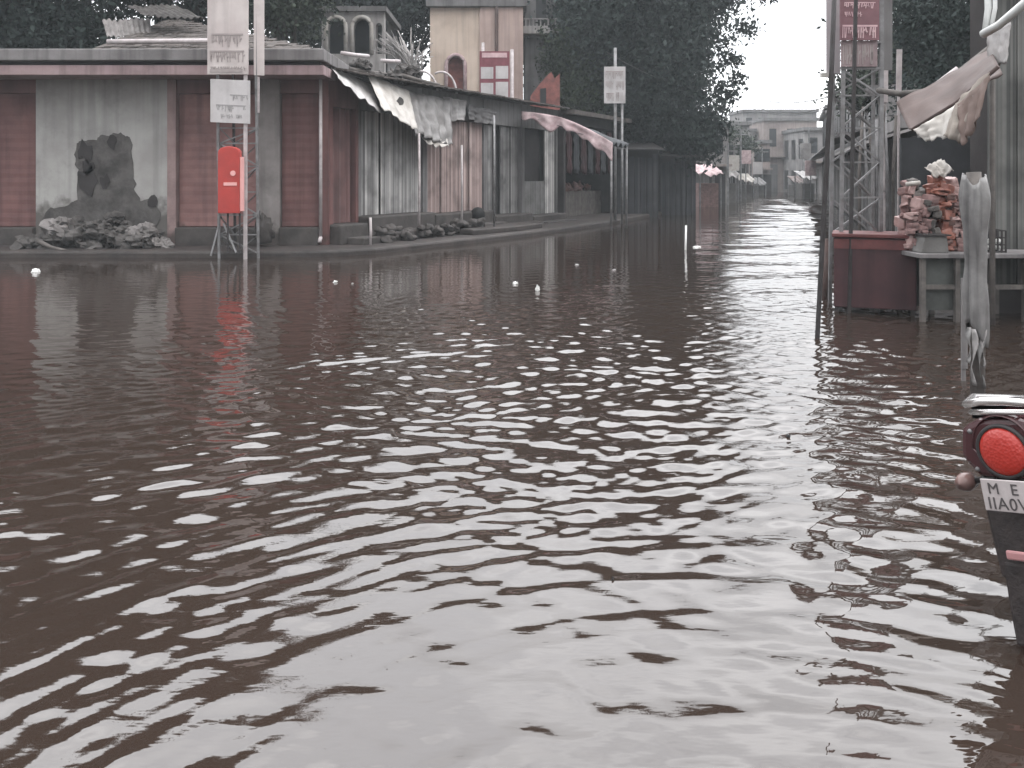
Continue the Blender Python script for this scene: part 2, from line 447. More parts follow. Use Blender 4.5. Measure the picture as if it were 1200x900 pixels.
    bp = N.new('ShaderNodeBump'); bp.inputs['Strength'].default_value = 0.10; bp.inputs['Distance'].default_value = 0.03
    L.new(n2.outputs['Fac'], bp.inputs['Height']); L.new(bp.outputs['Normal'], b.inputs['Normal'])
    me.materials.append(m)
    o = bpy.data.objects.new('floodwater', me); COL.objects.link(o)
    structure(o)


water()

# raised pavement in front of the corner shops (its edge is the dark line along the water)
pv = MB()
pv.prism([V(-16, 17.2, -.4), V(-5.3, 17.15, -.4), V(-3.6, 17.3, -.4), V(-2.75, 17.9, -.4), V(-2.0, 19.1, -.4), V(-.8, 20.9, -.4), V(.55, 23.2, -.4),
          V(3.2, 28.5, -.4), V(7.0, 38, -.4), V(2, 42, -.4), V(-16, 30, -.4)], (0, 0, .53))
structure(pv.build('pavement', M_kerb, bevel=0.05))

# ================================================================== corner building
XL, XR, YF = -14.5, -3.85, 18.6
cb = thing('corner_shop_building', 'long single storey corner building with red shutters and stained whitewashed wall', 'building', (-8, 18.6, 0))
X = lambda px: (px - 600) / F * YF
bays = [(XL, X(42), 'r'), (X(207), X(302), 'r'), (X(328), X(374), 'r')]
w = MB()
w.box((XL, YF + .15, .10), (XR - .05, YF + 3.6, 3.85))                # body behind the front
wf = w.build('wall', M_red, cb)
w = MB(); w.box((X(42), YF, .1), (X(197), YF + .147, 3.62)); w.build('whitewashed_wall', M_white, cb)
w = MB(); w.box((X(197), YF - .05, .1), (X(207), YF + .146, 3.62)); w.build('pilaster', M_pinkwash, cb)
w = MB(); w.box((X(302), YF - .03, .1), (X(328), YF + .146, 3.62)); w.build('pilaster', M_pale, cb)
w = MB(); w.box((X(374), YF - .0, .1), (XR, YF + .146, 3.62)); w.build('pilaster', M_red, cb)
for i, (a, b_, k) in enumerate(bays):
    s = MB(); nrow = 30; z0, z1 = .52, 3.3
    pts = []
    for j in range(nrow + 1):
        z = z0 + (z1 - z0) * j / nrow
        pts.append((z, YF + .10 + (0.006 if j % 2 else 0.0)))
    for j in range(nrow):
        s.prism([(a + .02, pts[j][1], pts[j][0]), (b_ - .02, pts[j][1], pts[j][0]), (b_ - .02, pts[j + 1][1], pts[j + 1][0]), (a + .02, pts[j + 1][1], pts[j + 1][0])], (0, .02, 0))
    s.build('shutter', M_redpanel if i == 1 else M_red, cb)
    s = MB(); s.box((a, YF - .12, .1), (b_, YF + .147, .50)); s.build('step', M_damp, cb, bevel=.02)
    s = MB(); s.box((a, YF + .02, 3.31), (b_, YF + .147, 3.62)); s.build('shutter_box', M_red, cb, bevel=.01)
# plaster that has fallen off the white wall: bare patch with a rough outline
pp = MB(); rd = random.Random(4)
ol = [(90, 168), (97, 163), (112, 165), (121, 158), (140, 157), (154, 162), (156, 190), (158, 222), (164, 236), (178, 232), (186, 243), (188, 258), (176, 282), (92, 286), (60, 282), (50, 262), (56, 246), (80, 240), (91, 232), (92, 205), (89, 190)]
ol2 = []
for (xa_, ya_), (xb_, yb_) in zip(ol, ol[1:] + ol[:1]):
    for q in range(5):
        x_ = xa_ + (xb_ - xa_) * q / 5; y_ = ya_ + (yb_ - ya_) * q / 5
        ol2.append((x_ + 4.0 * nz(x_ * .16, y_ * .16, 1.5) + 1.5 * nz(x_ * .5, y_ * .5, 4), y_ + 4.0 * nz(x_ * .16, y_ * .16, 8.2) + 1.5 * nz(x_ * .5, y_ * .5, 6)))
pp.prism([P(x, y, YF - .004) for x, y in ol2], (0, -.016, 0))
pp.build('bare_plaster_patch', M_oldplaster, cb)
for (x, y, r) in ((100, 178, 9), (103, 212, 12), (123, 213, 6), (104, 196, 7), (131, 166, 6), (179, 236, 6)):
    pp = MB(); pp.prism([P(x + r * (1 + .9 * nz(k * .8, x)) * math.cos(k * .628), y + 1.3 * r * (1 + .9 * nz(k * .8, x)) * math.sin(k * .628), YF - .032) for k in range(10)], (0, -.008, 0)); pp.build('broken_hole', M_darkin, cb)
# fascia bands and flat roof
w = MB(); w.box((XL, YF - .85, 3.60), (XR + .08, YF + 3.6, 3.80)); w.build('cornice', M_fasciapink, cb, bevel=.015)
w = MB(); w.box((XL, YF - .70, 3.803), (XR - .02, YF + 3.55, 3.88)); w.build('shadow_gap_slab', M_darkin, cb)  # dark colour stands in for the shadow between the two fascia bands
w = MB(); w.box((XL, YF - .92, 3.883), (XR + .10, YF + 3.6, 4.12)); w.build('parapet', M_fascia, cb, bevel=.02)
# tiled pitched roof over the right part, courses of tiles
w = MB()
for j in range(15):
    y0 = YF - .5 + j * .27; z0 = 4.13 + j * .088
    xr = XR - .1 - j * .30; n = 26 - j
    for i in range(n):
        x0 = X(118) + i * (xr - X(118)) / n; x1 = x0 + (xr - X(118)) / n - .012
        dz = .02 * nz(i * 1.7, j * 2.1) + rd.uniform(-.008, .008)
        w.obox((x0, y0, z0 + dz), (x1 - x0, 0, .01 * nz(i, j)), (0, .30, .085), (0, 0, .035))
w.build('tiled_roof', M_tile, cb)
w = MB(); a_, b_, c_, d_, e_, f_ = V(X(118), YF - .45, 4.121), V(XR - .14, YF - .45, 4.121), V(XR - .14, YF + 3.5, 4.121), V(X(118), YF + 3.5, 4.121), V(X(118), YF + 3.5, 5.36), V(XR - 4.5, YF + 3.5, 5.36)
w.face([a_, b_, f_, e_]); w.face([b_, c_, f_]); w.face([c_, d_, e_, f_]); w.face([d_, a_, e_]); w.face([a_, d_, c_, b_]); w.build('roof_hip', M_tile, cb)
w = MB(); w.tube([P(126, 49, 18.4), P(170, 48.5, 18.4), P(246, 48, 18.4), P(262, 49.5, 18.4)], .055, 10); w.build('roof_pipe', M_steelpale, cb, smooth=True)
w = MB(); w.tube([V(-3.98, YF - .16, .3), V(-3.98, YF - .16, 3.59)], .035, 10); w.tube([V(-3.98, YF - .16, .3), V(-3.99, YF - .24, .2)], .042, 10)
w.build('drainpipe', M_steelpale, cb, smooth=True)

# loose sheets lying on the tiled roof
for (q, lab) in ((((120, 24), (176, 22), (178, 42), (126, 44)), 'broken pale roofing sheet at the left end of the tiled roof'),
                 (((150, 8), (205, 6), (240, 22), (172, 19)), 'grey roofing sheet lying high up behind the pale roofing sheet')):
    pts = []
    for (x, y), yy in zip(q, (21.0, 21.0, 20.0, 20.0)):
        t = (YF + yy - YF)
        z = 4.19 + (yy - (YF - .5)) / .27 * .088
        p = P(x, y, yy); pts.append(V(p.x, p.y, p.z))
    s = MB(); a, b_, c, d = pts
    s.grid(lambda u, v: ((a * (1 - u) + b_ * u) * (1 - v) + (d * (1 - u) + c * u) * v) + V(0, 0, .025 * math.sin(u * 55) + .05 * nz(u * 5, v * 5)), 60, 6)
    tag(s.build('roofing_sheet', M_palechunk if 'pale roofing sheet at' in lab else M_rubble, solid=.012), lab, 'roof sheet')

# rubble and pale broken lime at the foot of the white wall
rb = MB(); rd = random.Random(9)
def lump(mb, c, r, seed, flat=.7):
    c = Vector(c); n, m_ = 15, 9; i = len(mb.v)
    for a in range(m_ + 1):
        th = math.pi * a / m_
        for k in range(n):
            ph = 2 * math.pi * k / n
            d = V(math.sin(th) * math.cos(ph), math.sin(th) * math.sin(ph), math.cos(th) * flat)
            q = 1 + .75 * nz(d.x * 1.8 + seed, d.y * 1.8, d.z * 1.8) + .3 * nz(d.x * 4 + seed, d.y * 4 - seed, d.z * 4) + .2 * nz(d.x * 8 + seed, d.y * 8, d.z * 8)
            mb.v.append(c + d * r * q)
    for a in range(m_):
        for k in range(n):
            k2 = (k + 1) % n
            mb.f.append((i + a * n + k, i + a * n + k2, i + (a + 1) * n + k2, i + (a + 1) * n + k))
for k in range(90):
    x = rd.uniform(-9.8, -7.2); hmax = .55 * math.exp(-((x + 8.5) / .9) ** 2) + .08
    lump(rb, (x, rd.uniform(17.7, 18.45), .13 + rd.uniform(0, hmax)), rd.uniform(.07, .22), k * 3.1)
heap = rb.build('rubble_heap', M_rubble)
tag(heap, 'heap of broken masonry below the bare plaster patch of the white wall', 'rubble')
for k, (px, py, r, lab) in enumerate(((66, 262, .33, 'pale lump of broken lime plaster at the left end of the rubble heap'),
                                     (78, 272, .26, 'smaller pale lump of broken plaster low on the rubble heap'),
                                     (171, 268, .30, 'whitish plaster block leaning on the wall beside the pink pilaster'),
                                     (190, 280, .20, 'pale pointed plaster shard at the foot of the pink pilaster'))):
    s = MB(); p = P(px, py, 17.95); [lump(s, (p.x + rd.uniform(-.16, .16), 17.95 + rd.uniform(-.1, .1), max(p.z - .1 + rd.uniform(-.1, .06), .13)), r * .62, k * 11.3 + q * 3, .8) for q in range(4)]
    tag(s.build('plaster_lump', M_palechunk), lab, 'rubble', 'pale plaster lumps under the white wall')
s = MB(); s.tube([P(42, 281, 17.6), P(60, 290, 17.5), P(90, 297, 17.45)], .05, 8, .03)
tag(s.build('fallen_branch', M_wood, smooth=True), 'bent grey branch lying at the water edge left of the rubble heap', 'branch')
s = MB(); s.tube([P(300, 250, 18.2), P(306, 262, 18.15), P(310, 285, 18.1)], .10, 9, .16); lump(s, P(310, 270, 18.2), .17, 5.5, 1.4)
tag(s.build('cement_sack', M_damp, smooth=True), 'dark slumped sack standing against the pale pilaster behind the hoarding post', 'sack')

# ================================================================== shop row that runs back along the street
C0 = V(-3.85, 18.75, 0); D = V(.4506, .8927, 0); NO = V(.8927, -.4506, 0)
def Rr(s, o, z): return C0 + D * s + NO * o + V(0, 0, z)
def rbox(mb, s0, s1, o0, o1, z0, z1):
    return mb.prism([Rr(s0, o0, z0), Rr(s1, o0, z0), Rr(s1, o1, z0), Rr(s0, o1, z0)], (0, 0, z1 - z0))
def corr(mb, s0, s1, o, z0, z1, pitch, depth=.035, seed=0):
    """upright ribbed sheet"""
    rd_ = random.Random(seed); s = s0; k = 0; pts = []
    while s < s1:
        pts.append((s, o + (depth if k % 4 in (1, 2) else 0) + rd_.uniform(-.008, .008))); s += pitch * (0.18 if k % 2 else 0.32) ; k += 1
    pts.append((s1, o))
    for (a, oa), (b2, ob) in zip(pts, pts[1:]):
        mb.prism([Rr(a, oa, z0), Rr(b2, ob, z0), Rr(b2, ob - .03, z0), Rr(a, oa - .03, z0)], (0, 0, z1 - z0))

ax = (D.x, D.y)
K_grey = plank_mat('grey painted planks', [(.11, .107, .107), (.25, .245, .242), (.44, .43, .42), (.70, .68, .66)], .09, axis=ax)
K_pink = plank_mat('pinkish planks', [(.10, .075, .07), (.25, .19, .18), (.40, .31, .29), (.62, .50, .47)], .10, axis=ax)
K_slate = plank_mat('slate painted planks', [(.065, .063, .064), (.16, .157, .156), (.27, .265, .262), (.44, .43, .42)], .13, axis=ax)
K_red = plank_mat('red brown planks', [(.08, .05, .05), (.13, .07, .068), (.17, .095, .09), (.22, .15, .145)], .15, axis=ax)
shops = [  # s0, s1, planks, wall, plinth height, label
    (0.0, 1.0, K_red, M_red, .55, 'narrow red brown shop bay just round the corner beside the drainpipe'),
    (1.0, 3.75, K_grey, M_greywall, .68, 'shop with grey white upright plank shutters under the white canvas'),
    (3.75, 6.9, K_pink, M_greywall, .62, 'shop with pinkish upright plank shutters in the middle of the row'),
    (6.9, 9.3, K_slate, M_greywall, .45, 'slate grey shop with a dark doorway left half open'),
    (9.3, 11.9, K_slate, M_greywall, .35, 'last grey shop of the row with a half height counter'),
]
for i, (s0, s1, kp, wm, ph, lab) in enumerate(shops):
    t = thing('row_shop', lab, 'shop', Rr((s0 + s1) / 2, 0, 0), 'shops in the row along the left of the street')
    e = .004
    w = MB(); rbox(w, s0 + e, s1 - e, -3.4, -.30, .1, 3.75)
    rbox(w, s0 + e, s0 + .10, -.297, 0, ph, 3.75); rbox(w, s1 - .10, s1 - e, -.297, 0, ph, 3.75)
    rbox(w, s0 + .103, s1 - .103, -.297, -.02, 3.05, 3.75)
    w.build('wall', wm, t)
    w = MB(); rbox(w, s0 + e, s1 - e, -.297, .28 + .02 * i, .1, ph); w.build('plinth', M_damp, t, bevel=.04)
    w = MB(); rbox(w, s0 + .2, s1 - .1, .285 + .02 * i, .75, .1, ph * .5); w.build('step', M_damp, t, bevel=.03)
    if i < 3:
        nd = 1 if i == 0 else (3 if i == 1 else 4)
        for k in range(nd):
            a = s0 + .12 + (s1 - s0 - .24) * k / nd; b_ = s0 + .12 + (s1 - s0 - .24) * (k + 1) / nd
            w = MB(); corr(w, a + .02, b_ - .02, -.12 + (.05 if k % 2 else 0), ph + .01, 3.04, .19, seed=i * 7 + k); w.build('shutter', kp, t)
    elif i == 3:
        w = MB(); corr(w, s0 + .12, s0 + .55, -.12, ph + .01, 3.04, .18, seed=30); w.build('shutter', kp, t)
        w = MB(); corr(w, s0 + 1.15, s1 - .12, -.12, ph + .01, 3.04, .18, seed=31); w.build('shutter', kp, t)
        w = MB(); rbox(w, s0 + .56, s0 + 1.14, -.29, -.26, ph + .01, 3.04); w.build('doorway', M_darkin, t)  # dark panel, the unlit inside of the doorway painted as colour
    else:
        w = MB(); rbox(w, s0 + .15, s1 - .9, -.29, -.26, 1.4, 3.04); w.build('counter_opening_shade', M_darkin, t)  # dark panel painted as the shade inside the opening
        w = MB(); corr(w, s0 + .12, s1 - .9, -.1, ph + .01, 1.4, .18, seed=33); w.build('counter', mat('pale counter paint', (.26, .255, .25), (.17, .165, .16), .8, 2, grime=.4), t)
        w = MB(); corr(w, s1 - .88, s1 - .12, -.08, ph + .01, 3.04, .2, seed=34); w.build('shutter', K_grey, t)
    # tiled lean-to roof edge, each course a little uneven
    w = MB(); nt_ = max(4, int((s1 - s0) / .17))
    for j in range(10):
        for k in range(nt_):
            a = s0 + (s1 - s0) * k / nt_; b_ = s0 + (s1 - s0) * (k + 1) / nt_ - .012
            o1 = .45 - j * .26; z = 3.77 + j * .032 + .02 * nz(a * 3, j * 1.3) + rd.uniform(-.012, .012)
            w.prism([Rr(a, o1, z), Rr(b_, o1, z + rd.uniform(-.01, .01)), Rr(b_, o1 - .29, z + .05), Rr(a, o1 - .29, z + .05)], (0, 0, .035))
    w.build('roof', M_tile, t)

# junk lying on the row roofs
rd = random.Random(21)
junk = [((400, 62), (432, 66), 21.2, .05, M_steelpale, 'pale pipe lying on the roof below the white arcade'),
        ((447, 71), (468, 72), 21.6, .05, M_steelpale, 'short pale pipe on the roof to the right of the arcade'),
        ((395, 78), (455, 88), 20.3, .05, M_wood, 'long grey pole lying along the roof edge above the white canvas'),
        ((470, 88), (515, 100), 21.8, .05, M_wood, 'grey pole on the roof edge by the two white hoops')]
for (a, b_, y, r, m_, lab) in junk:
    s = MB(); pa, pb = P(*a, y), P(*b_, y + .6); s.tube([pa, (pa + pb) / 2 + V(0, 0, -.01), pb], r, 8)
    tag(s.build('roof_pole', m_, smooth=True), lab, 'pole', 'poles lying on the shop roofs')
for k, (px, py, y) in enumerate(((430, 80, 20.9), (455, 92, 21.0), (487, 84, 22.4))):
    s = MB(); p = P(px, py, y)
    for q in range(7): lump(s, p + V(rd.uniform(-.3, .3), rd.uniform(-.3, .3), rd.uniform(-.16, .06)), rd.uniform(.1, .2), k * 9 + q)
    tag(s.build('debris_pile', M_rubble), ('grey debris heaped on the tiled roof under the white arcade', 'low debris pile at the roof edge just above the white canvas', 'debris pile on the roof below the pale leafless bush')[k], 'debris', 'debris heaps on the shop roofs')
for k, (px, base) in enumerate(((513, 103), (535, 110))):
    s = MB(); c = P(px, 100, 23.4 + k)
    s.tube([c + V(.42 * math.cos(a) - .42, 0, .62 * math.sin(a) - .25) for a in [math.radians(d) for d in range(-5, 125, 10)]], .03, 8)
    tag(s.build('bent_hoop', M_steelpale, smooth=True), ('white bent hoop on the row roof, the left one of two', 'white bent hoop nearer the cream building')[k], 'hoop', 'white hoops on the roof')

# tarpaulins hung from the row's eave
def eave(s, o=.40, z=3.72): return Rr(s, o, z)
tarps = [
    (P(386, 76, 18.9), P(434, 96, 20.2), P(446, 132, 19.2), P(398, 92, 17.9), M_tarplight, .03, .015, 'grey plastic sheet hung from the eave at the corner'),
    (P(430, 85, 19.6), P(479, 107, 21.2), P(489, 153, 20.6), P(449, 127, 19.0), M_tarpwhite, .02, .022, 'dirty white canvas with a dark hole hung over the grey shutters'),
    (P(476, 106, 21.2), P(526, 116, 22.9), P(532, 170, 22.2), P(488, 155, 20.6), M_tarpmid, .06, .05, 'crumpled grey sheet gathered into folds right of the white canvas'),
    (P(520, 113, 22.9), P(546, 118, 23.8), P(544, 141, 23.6), P(522, 140, 22.7), M_tarp, .02, .03, 'small square grey sheet under the row eave'),
    (P(548, 122, 23.9), P(582, 130, 25.2), P(580, 146, 25.0), P(548, 140, 23.7), M_tarpdark, .02, .03, 'dull grey sheet near the end of the row eave'),
]
for k, (a, b_, c, d, m_, sg, fo, lab) in enumerate(tarps):
    s = MB(); s.grid(cloth_fn(a, b_, c, d, sg, fo, k * 5.1, 3 + k % 3), 28, 18)
    o = s.build('tarpaulin', m_, smooth=True, solid=.012); tag(o, lab, 'tarpaulin', 'sheets hung along the row eave')
s = MB(); cc = P(466, 119, 19.9) + NO * .07
s.prism([cc + D * (.13 * math.cos(k * .63) * (1 + .6 * nz(k * .9, 3))) + V(0, 0, .09 * math.sin(k * .63) * (1 + .7 * nz(k * .9, 8))) for k in range(10)], NO * .01)
tag(s.build('canvas_patch', M_rubble), 'dark patch sewn on the white canvas above the shutters', 'patch')
s = MB(); s.grid(cloth_fn(P(491, 158, 21.2), P(524, 163, 22.0), P(526, 173, 21.9), P(500, 168, 21.0), .02, .04, 3.3, 3), 16, 6)
tag(s.build('tarpaulin', M_tarpwhite, smooth=True, solid=.012), 'small whitish rag hanging lowest off the crumpled grey sheet', 'tarpaulin', 'sheets hung along the row eave')
# thin posts that carry the eave
for (px, y, top, bot, lab, m_) in ((491, 20.6, 156, 286, 'thin pale post that holds up the white canvas edge', M_steelpale), (541, 22.6, 170, 270, 'thin pale post before the pinkish shutters', M_steelpale),
                       (434, 18.6, 255, 290, 'short pale stake standing on the pavement before the grey shutters', M_steelpale), (579, 22.9, 135, 280, 'dark thin post at the slate grey shop', M_steel)):
    s = MB(); a = P(px, top, y); s.tube([V(a.x, a.y, .1), V(a.x + .01, a.y, (a.z + .1) / 2), a], .028, 8)
    tag(s.build('eave_post', m_, smooth=True), lab, 'post', 'posts in front of the shop row')
# round dark basin hung on the wall, and small slab at the water
s = MB(); c = P(560, 251, 23.6); s.lathe(c, [(0, .02), (.10, .05), (.17, .02), (.19, -.03), (.0, -.03)], 18, 'y')
tag(s.build('round_basin', M_black, smooth=True), 'round black basin leaning at the dark doorway of the slate shop', 'basin')
s = MB(); s.prism([V(-.95, 21.6, .125), V(.15, 23.2, .125), V(.85, 24.6, .125), V(.2, 25.2, .125), V(-1.5, 22.0, .125)], (0, 0, .14))
tag(s.build('doorstep_slab', M_kerb, bevel=.03), 'low dark slab laid at the water edge before the slate shop', 'slab')
# heaped sacks and mud under the shutters
rd = random.Random(5)
for k in range(11):
    s = MB(); sv = .9 + k * .42; [lump(s, Rr(sv + rd.uniform(-.2, .2), .72 + rd.uniform(-.12, .16), .17 + .07 * q), rd.uniform(.09, .16), k * 4.7 + q * 7, rd.uniform(.5, .8)) for q in range(4)]
    tag(s.build('mud_sack', M_damp, smooth=True), 'slumped muddy sack in the line on the pavement under the plank shutters', 'sack', 'muddy sacks under the row shutters')

# pink awning beyond the row, on thin posts, seen from its near edge
t = thing('pink_awning', 'washed out pink cloth awning with a scalloped edge sloping out over the street', 'awning', Rr(12, 1, 0))
w = MB(); w.grid(cloth_fn(Rr(8.6, .3, 3.42), Rr(10.5, .3, 3.42), Rr(10.3, 3.05, 2.5), Rr(8.9, 3.05, 2.5), .05, .05, 2.2, 4), 24, 20); w.build('cloth', M_shadecloth, t, smooth=True, solid=.015)  # pink awning's cloth coloured dark to stand in for its shaded underside
def val(u, v):
    p0 = Rr(8.6, .3, 3.48) * (1 - u) + Rr(8.9, 3.05, 2.52) * u + V(0, 0, .22 * math.sin(math.pi * u))
    hgt = .22 + .28 * u * u + .26 * math.exp(-((u - .30) / .09) ** 2) + .04 * math.sin(u * 40)
    return p0 + V(0, 0, -hgt * v) + (-D) * (.05 * math.sin(u * 26) * v + .02 + .03 * nz(u * 9, v * 3))
w = MB(); w.grid(val, 60, 8); w.build('valance', M_tarppink, t, smooth=True, solid=.012)
for (s_, o_) in ((8.95, 2.98), (10.25, 2.98)):
    w = MB(); w.tube([Rr(s_, o_, -.3), Rr(s_, o_, 2.5)], .035, 8); w.build('post', M_steel, t, smooth=True)

# open dark shop under the pink awning
t = thing('open_front_shop', 'dark open fronted shop behind the pink awning', 'shop', Rr(14, 0, 0))
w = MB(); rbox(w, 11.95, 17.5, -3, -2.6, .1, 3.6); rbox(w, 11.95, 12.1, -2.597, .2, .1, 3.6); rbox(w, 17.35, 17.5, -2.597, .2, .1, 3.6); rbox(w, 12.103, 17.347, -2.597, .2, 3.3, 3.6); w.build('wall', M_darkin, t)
w = MB(); rbox(w, 11.9, 17.6, -3.1, .6, 3.603, 3.75); w.build('roof', M_tile, t)
w = MB(); rbox(w, 12.3, 17.2, -1.4, -.5, .1, 1.0); w.build('counter', M_wood, t, bevel=.02)
rd = random.Random(77)
for k in range(12):
    s = MB(); lump(s, Rr(12.6 + k * .37, -.9 + rd.uniform(-.2, .2), 1.0 + .1), rd.uniform(.12, .2), k * 2.9, 1.0)
    tag(s.build('goods_bundle', M_bundlered if k % 2 else M_bundlepink, smooth=True), 'reddish bundle on the counter of the dark open fronted shop', 'bundle', 'bundles on the open shop counter')
for k in range(7):
    s = MB(); a = 12.4 + k * .65
    s.grid(cloth_fn(Rr(a, .1, 3.2), Rr(a + .4, .1, 3.2), Rr(a + .36, .12, 1.6 + .3 * nz(k, 1)), Rr(a + .02, .12, 1.7), .0, .05, k, 2), 8, 8)
    tag(s.build('hanging_cloth', M_shadecloth if k % 2 else M_maroon, smooth=True, solid=.01), 'dark cloth length hanging in the front of the open shop', 'cloth', 'cloths hanging in the open shop')

# ================================================================== buildings behind the row
def arch_wall(mb, o, ux, length, z0, z1, openings, depth):
    """wall with round-headed openings; openings = (centre, width, sill z, spring z)"""
    o, ux, dp = Vector(o), Vector(ux), Vector(depth); xs = [0.0, length]
    for (c, w_, sz, sp) in openings:
        xs += [c - w_ / 2 + w_ * k / 14 for k in range(15)]
    xs = sorted(set(round(x, 5) for x in xs))
    for a, b2 in zip(xs, xs[1:]):
        mid = (a + b2) / 2; op = next((q for q in openings if abs(mid - q[0]) < q[1] / 2), None)
        if not op:
            mb.prism([o + ux * a + V(0, 0, z0), o + ux * b2 + V(0, 0, z0), o + ux * b2 + V(0, 0, z1), o + ux * a + V(0, 0, z1)], dp)
        else:
            c, w_, sz, sp = op; f = lambda x: sp + math.sqrt(max(0, (w_ / 2) ** 2 - (x - c) ** 2)) * 1.15
            mb.prism([o + ux * a + V(0, 0, f(a)), o + ux * b2 + V(0, 0, f(b2)), o + ux * b2 + V(0, 0, z1), o + ux * a + V(0, 0, z1)], dp)
            if sz > z0: mb.prism([o + ux * a + V(0, 0, z0), o + ux * b2 + V(0, 0, z0), o + ux * b2 + V(0, 0, sz), o + ux * a + V(0, 0, sz)], dp)

Y_ = 31.0; k_ = Y_ / F
t = thing('arcade_building', 'old white arcaded upper storey seen over the corner roof', 'building', (P(415, 0, Y_).x, Y_, 0))
x0 = P(377, 0, Y_).x
w = MB(); arch_wall(w, (x0, Y_, 0), (1, 0, 0), 73 * k_, .1, EYE + 191 * k_, [(17 * k_, 21 * k_, EYE + 142 * k_, EYE + 172 * k_), (47 * k_, 21 * k_, EYE + 142 * k_, EYE + 172 * k_), (67 * k_, 7 * k_, EYE + 142 * k_, EYE + 174 * k_)], (0, .45, 0)); w.build('arcade', M_archwhite, t)
w = MB(); w.box((x0 + .05, Y_ + 1.2, .1), (x0 + 73 * k_ - .05, Y_ + 4, EYE + 188 * k_)); w.build('wall', M_glassdark, t)  # near-black colour paints in the shade behind the arches
w = MB(); w.box((x0 - .1, Y_ - .15, EYE + 191 * k_ + .003), (x0 + 73 * k_ + .1, Y_ + 4, EYE + 197 * k_)); w.build('roof', M_greywall, t)
for (c, r_) in ((17, 11.5), (47, 11.5)):
    w = MB(); zc = EYE + 172 * k_; pts = [V(x0 + (c - r_) * k_, Y_ - .03, EYE + 142 * k_)] + [V(x0 + c * k_ - r_ * k_ * math.cos(a), Y_ - .03, zc + r_ * k_ * 1.15 * math.sin(a)) for a in [math.pi * q / 14 for q in range(15)]] + [V(x0 + (c + r_) * k_, Y_ - .03, EYE + 142 * k_)]
    w.tube(pts, .075, 8); w.build('arch_moulding', M_tarpwhite, t, smooth=True)

Y_ = 36.0; k_ = Y_ / F
t = thing('cream_building', 'tall cream plastered building with an arched doorway above the shop roofs', 'building', (P(560, 0, Y_).x, Y_, 0))
xa, xb, xc = P(504, 0, Y_).x, P(562, 0, Y_).x, P(613, 0, Y_).x; zt = EYE + 196 * k_
w = MB(); arch_wall(w, (xa, Y_, 0), (1, 0, 0), xb - xa, .1, zt, [(30 * k_, 20 * k_, EYE + 85 * k_, EYE + 128 * k_)], (0, .4, 0)); w.build('wall', M_cream, t)
w = MB(); w.box((xb + .003, Y_ - .12, .1), (xc, Y_ + .4, zt)); w.build('wall', M_creampink, t)
w = MB(); w.box((xa, Y_ + .405, .1), (xc, Y_ + 5, zt - .01)); w.build('rear_wall', M_creampink, t)
w = MB(); w.box((xa - .15, Y_ - .25, zt + .003), (xc + .15, Y_ + 5.1, zt + .35)); w.build('roof_edge', M_greywall, t, bevel=.03)
w = MB(); w.tube([V(P(582, 0, Y_).x, Y_ - .2, 3.0), V(P(582, 0, Y_).x, Y_ - .2, zt)], .07, 8); w.build('drainpipe', M_rust, t, smooth=True)
w = MB(); pts = [V(xa + 30 * k_ - 11 * k_ * math.cos(a), Y_ - .04, EYE + 128 * k_ + 12.5 * k_ * math.sin(a)) for a in [math.pi * q / 14 for q in range(15)]]
w.tube([V(xa + 19 * k_, Y_ - .04, EYE + 85 * k_)] + pts + [V(xa + 41 * k_, Y_ - .04, EYE + 85 * k_)], .08, 8); w.build('arch_moulding', M_tarppink, t, smooth=True)
w = MB(); w.box((xa + 20.5 * k_, Y_ + .3, EYE + 85 * k_), (xa + 39.5 * k_, Y_ + .395, EYE + 139 * k_)); w.build('door', M_brick, t)

Y_ = 37.0; k_ = Y_ / F
t = thing('grey_building', 'grey rendered building squeezed between the cream building and the trees', 'building', (P(632, 0, Y_).x, Y_, 0))
w = MB(); w.box((P(615, 0, Y_).x, Y_, .1), (P(652, 0, Y_).x, Y_ + 4, EYE + 230 * k_)); w.build('wall', M_greywall, t)
w = MB(); w.box((P(613, 0, Y_).x, Y_ - .6, EYE + 163 * k_), (P(654, 0, Y_).x, Y_ - .003, EYE + 172 * k_)); w.build('balcony_slab', M_archwhite, t, bevel=.02)
w = MB()
for q in range(9): w.tube([P(616 + q * 4.4, 33, Y_ - .5), P(616 + q * 4.4, 23, Y_ - .5)], .03, 6)
w.bar(P(614, 22, Y_ - .5), P(653, 22, Y_ - .5), .05); w.build('railing', M_archwhite, t)
w = MB(); w.box((P(628, 0, Y_).x, Y_ - .03, EYE + 172 * k_), (P(640, 0, Y_).x, Y_ - .003, EYE + 215 * k_)); w.build('door', M_glassdark, t)
Y_ = 40.0; k_ = Y_ / F
t = thing('yellow_building', 'old yellowish building mostly hidden by the big tree', 'building', (P(668, 0, Y_).x, Y_, 0))
w = MB(); w.box((P(651, 0, Y_).x, Y_, .1), (P(690, 0, Y_).x, Y_ + 4, EYE + 250 * k_)); w.build('wall', M_yellow, t)
for (a, b_, c, d) in ((662, 668, 2, 22), (676, 682, 2, 22), (662, 668, 50, 75)):
    w = MB(); w.box((P(a, 0, Y_).x, Y_ - .03, P(a, d, Y_).z), (P(b_, 0, Y_).x, Y_ - .003, P(a, c, Y_).z)); w.build('window', M_glassdark, t)
Y_ = 33.0
t = thing('brick_shed', 'small red brick shed with a broken top behind the pink awning', 'shed', (P(640, 0, Y_).x, Y_, 0))
w = MB(); w.prism([P(622, 140, Y_), P(656, 140, Y_), P(656, 86, Y_), P(650, 92, Y_), P(646, 84, Y_), P(638, 92, Y_), P(631, 100, Y_), P(622, 112, Y_)], (0, 1.5, 0)); w.build('wall', M_brick, t)
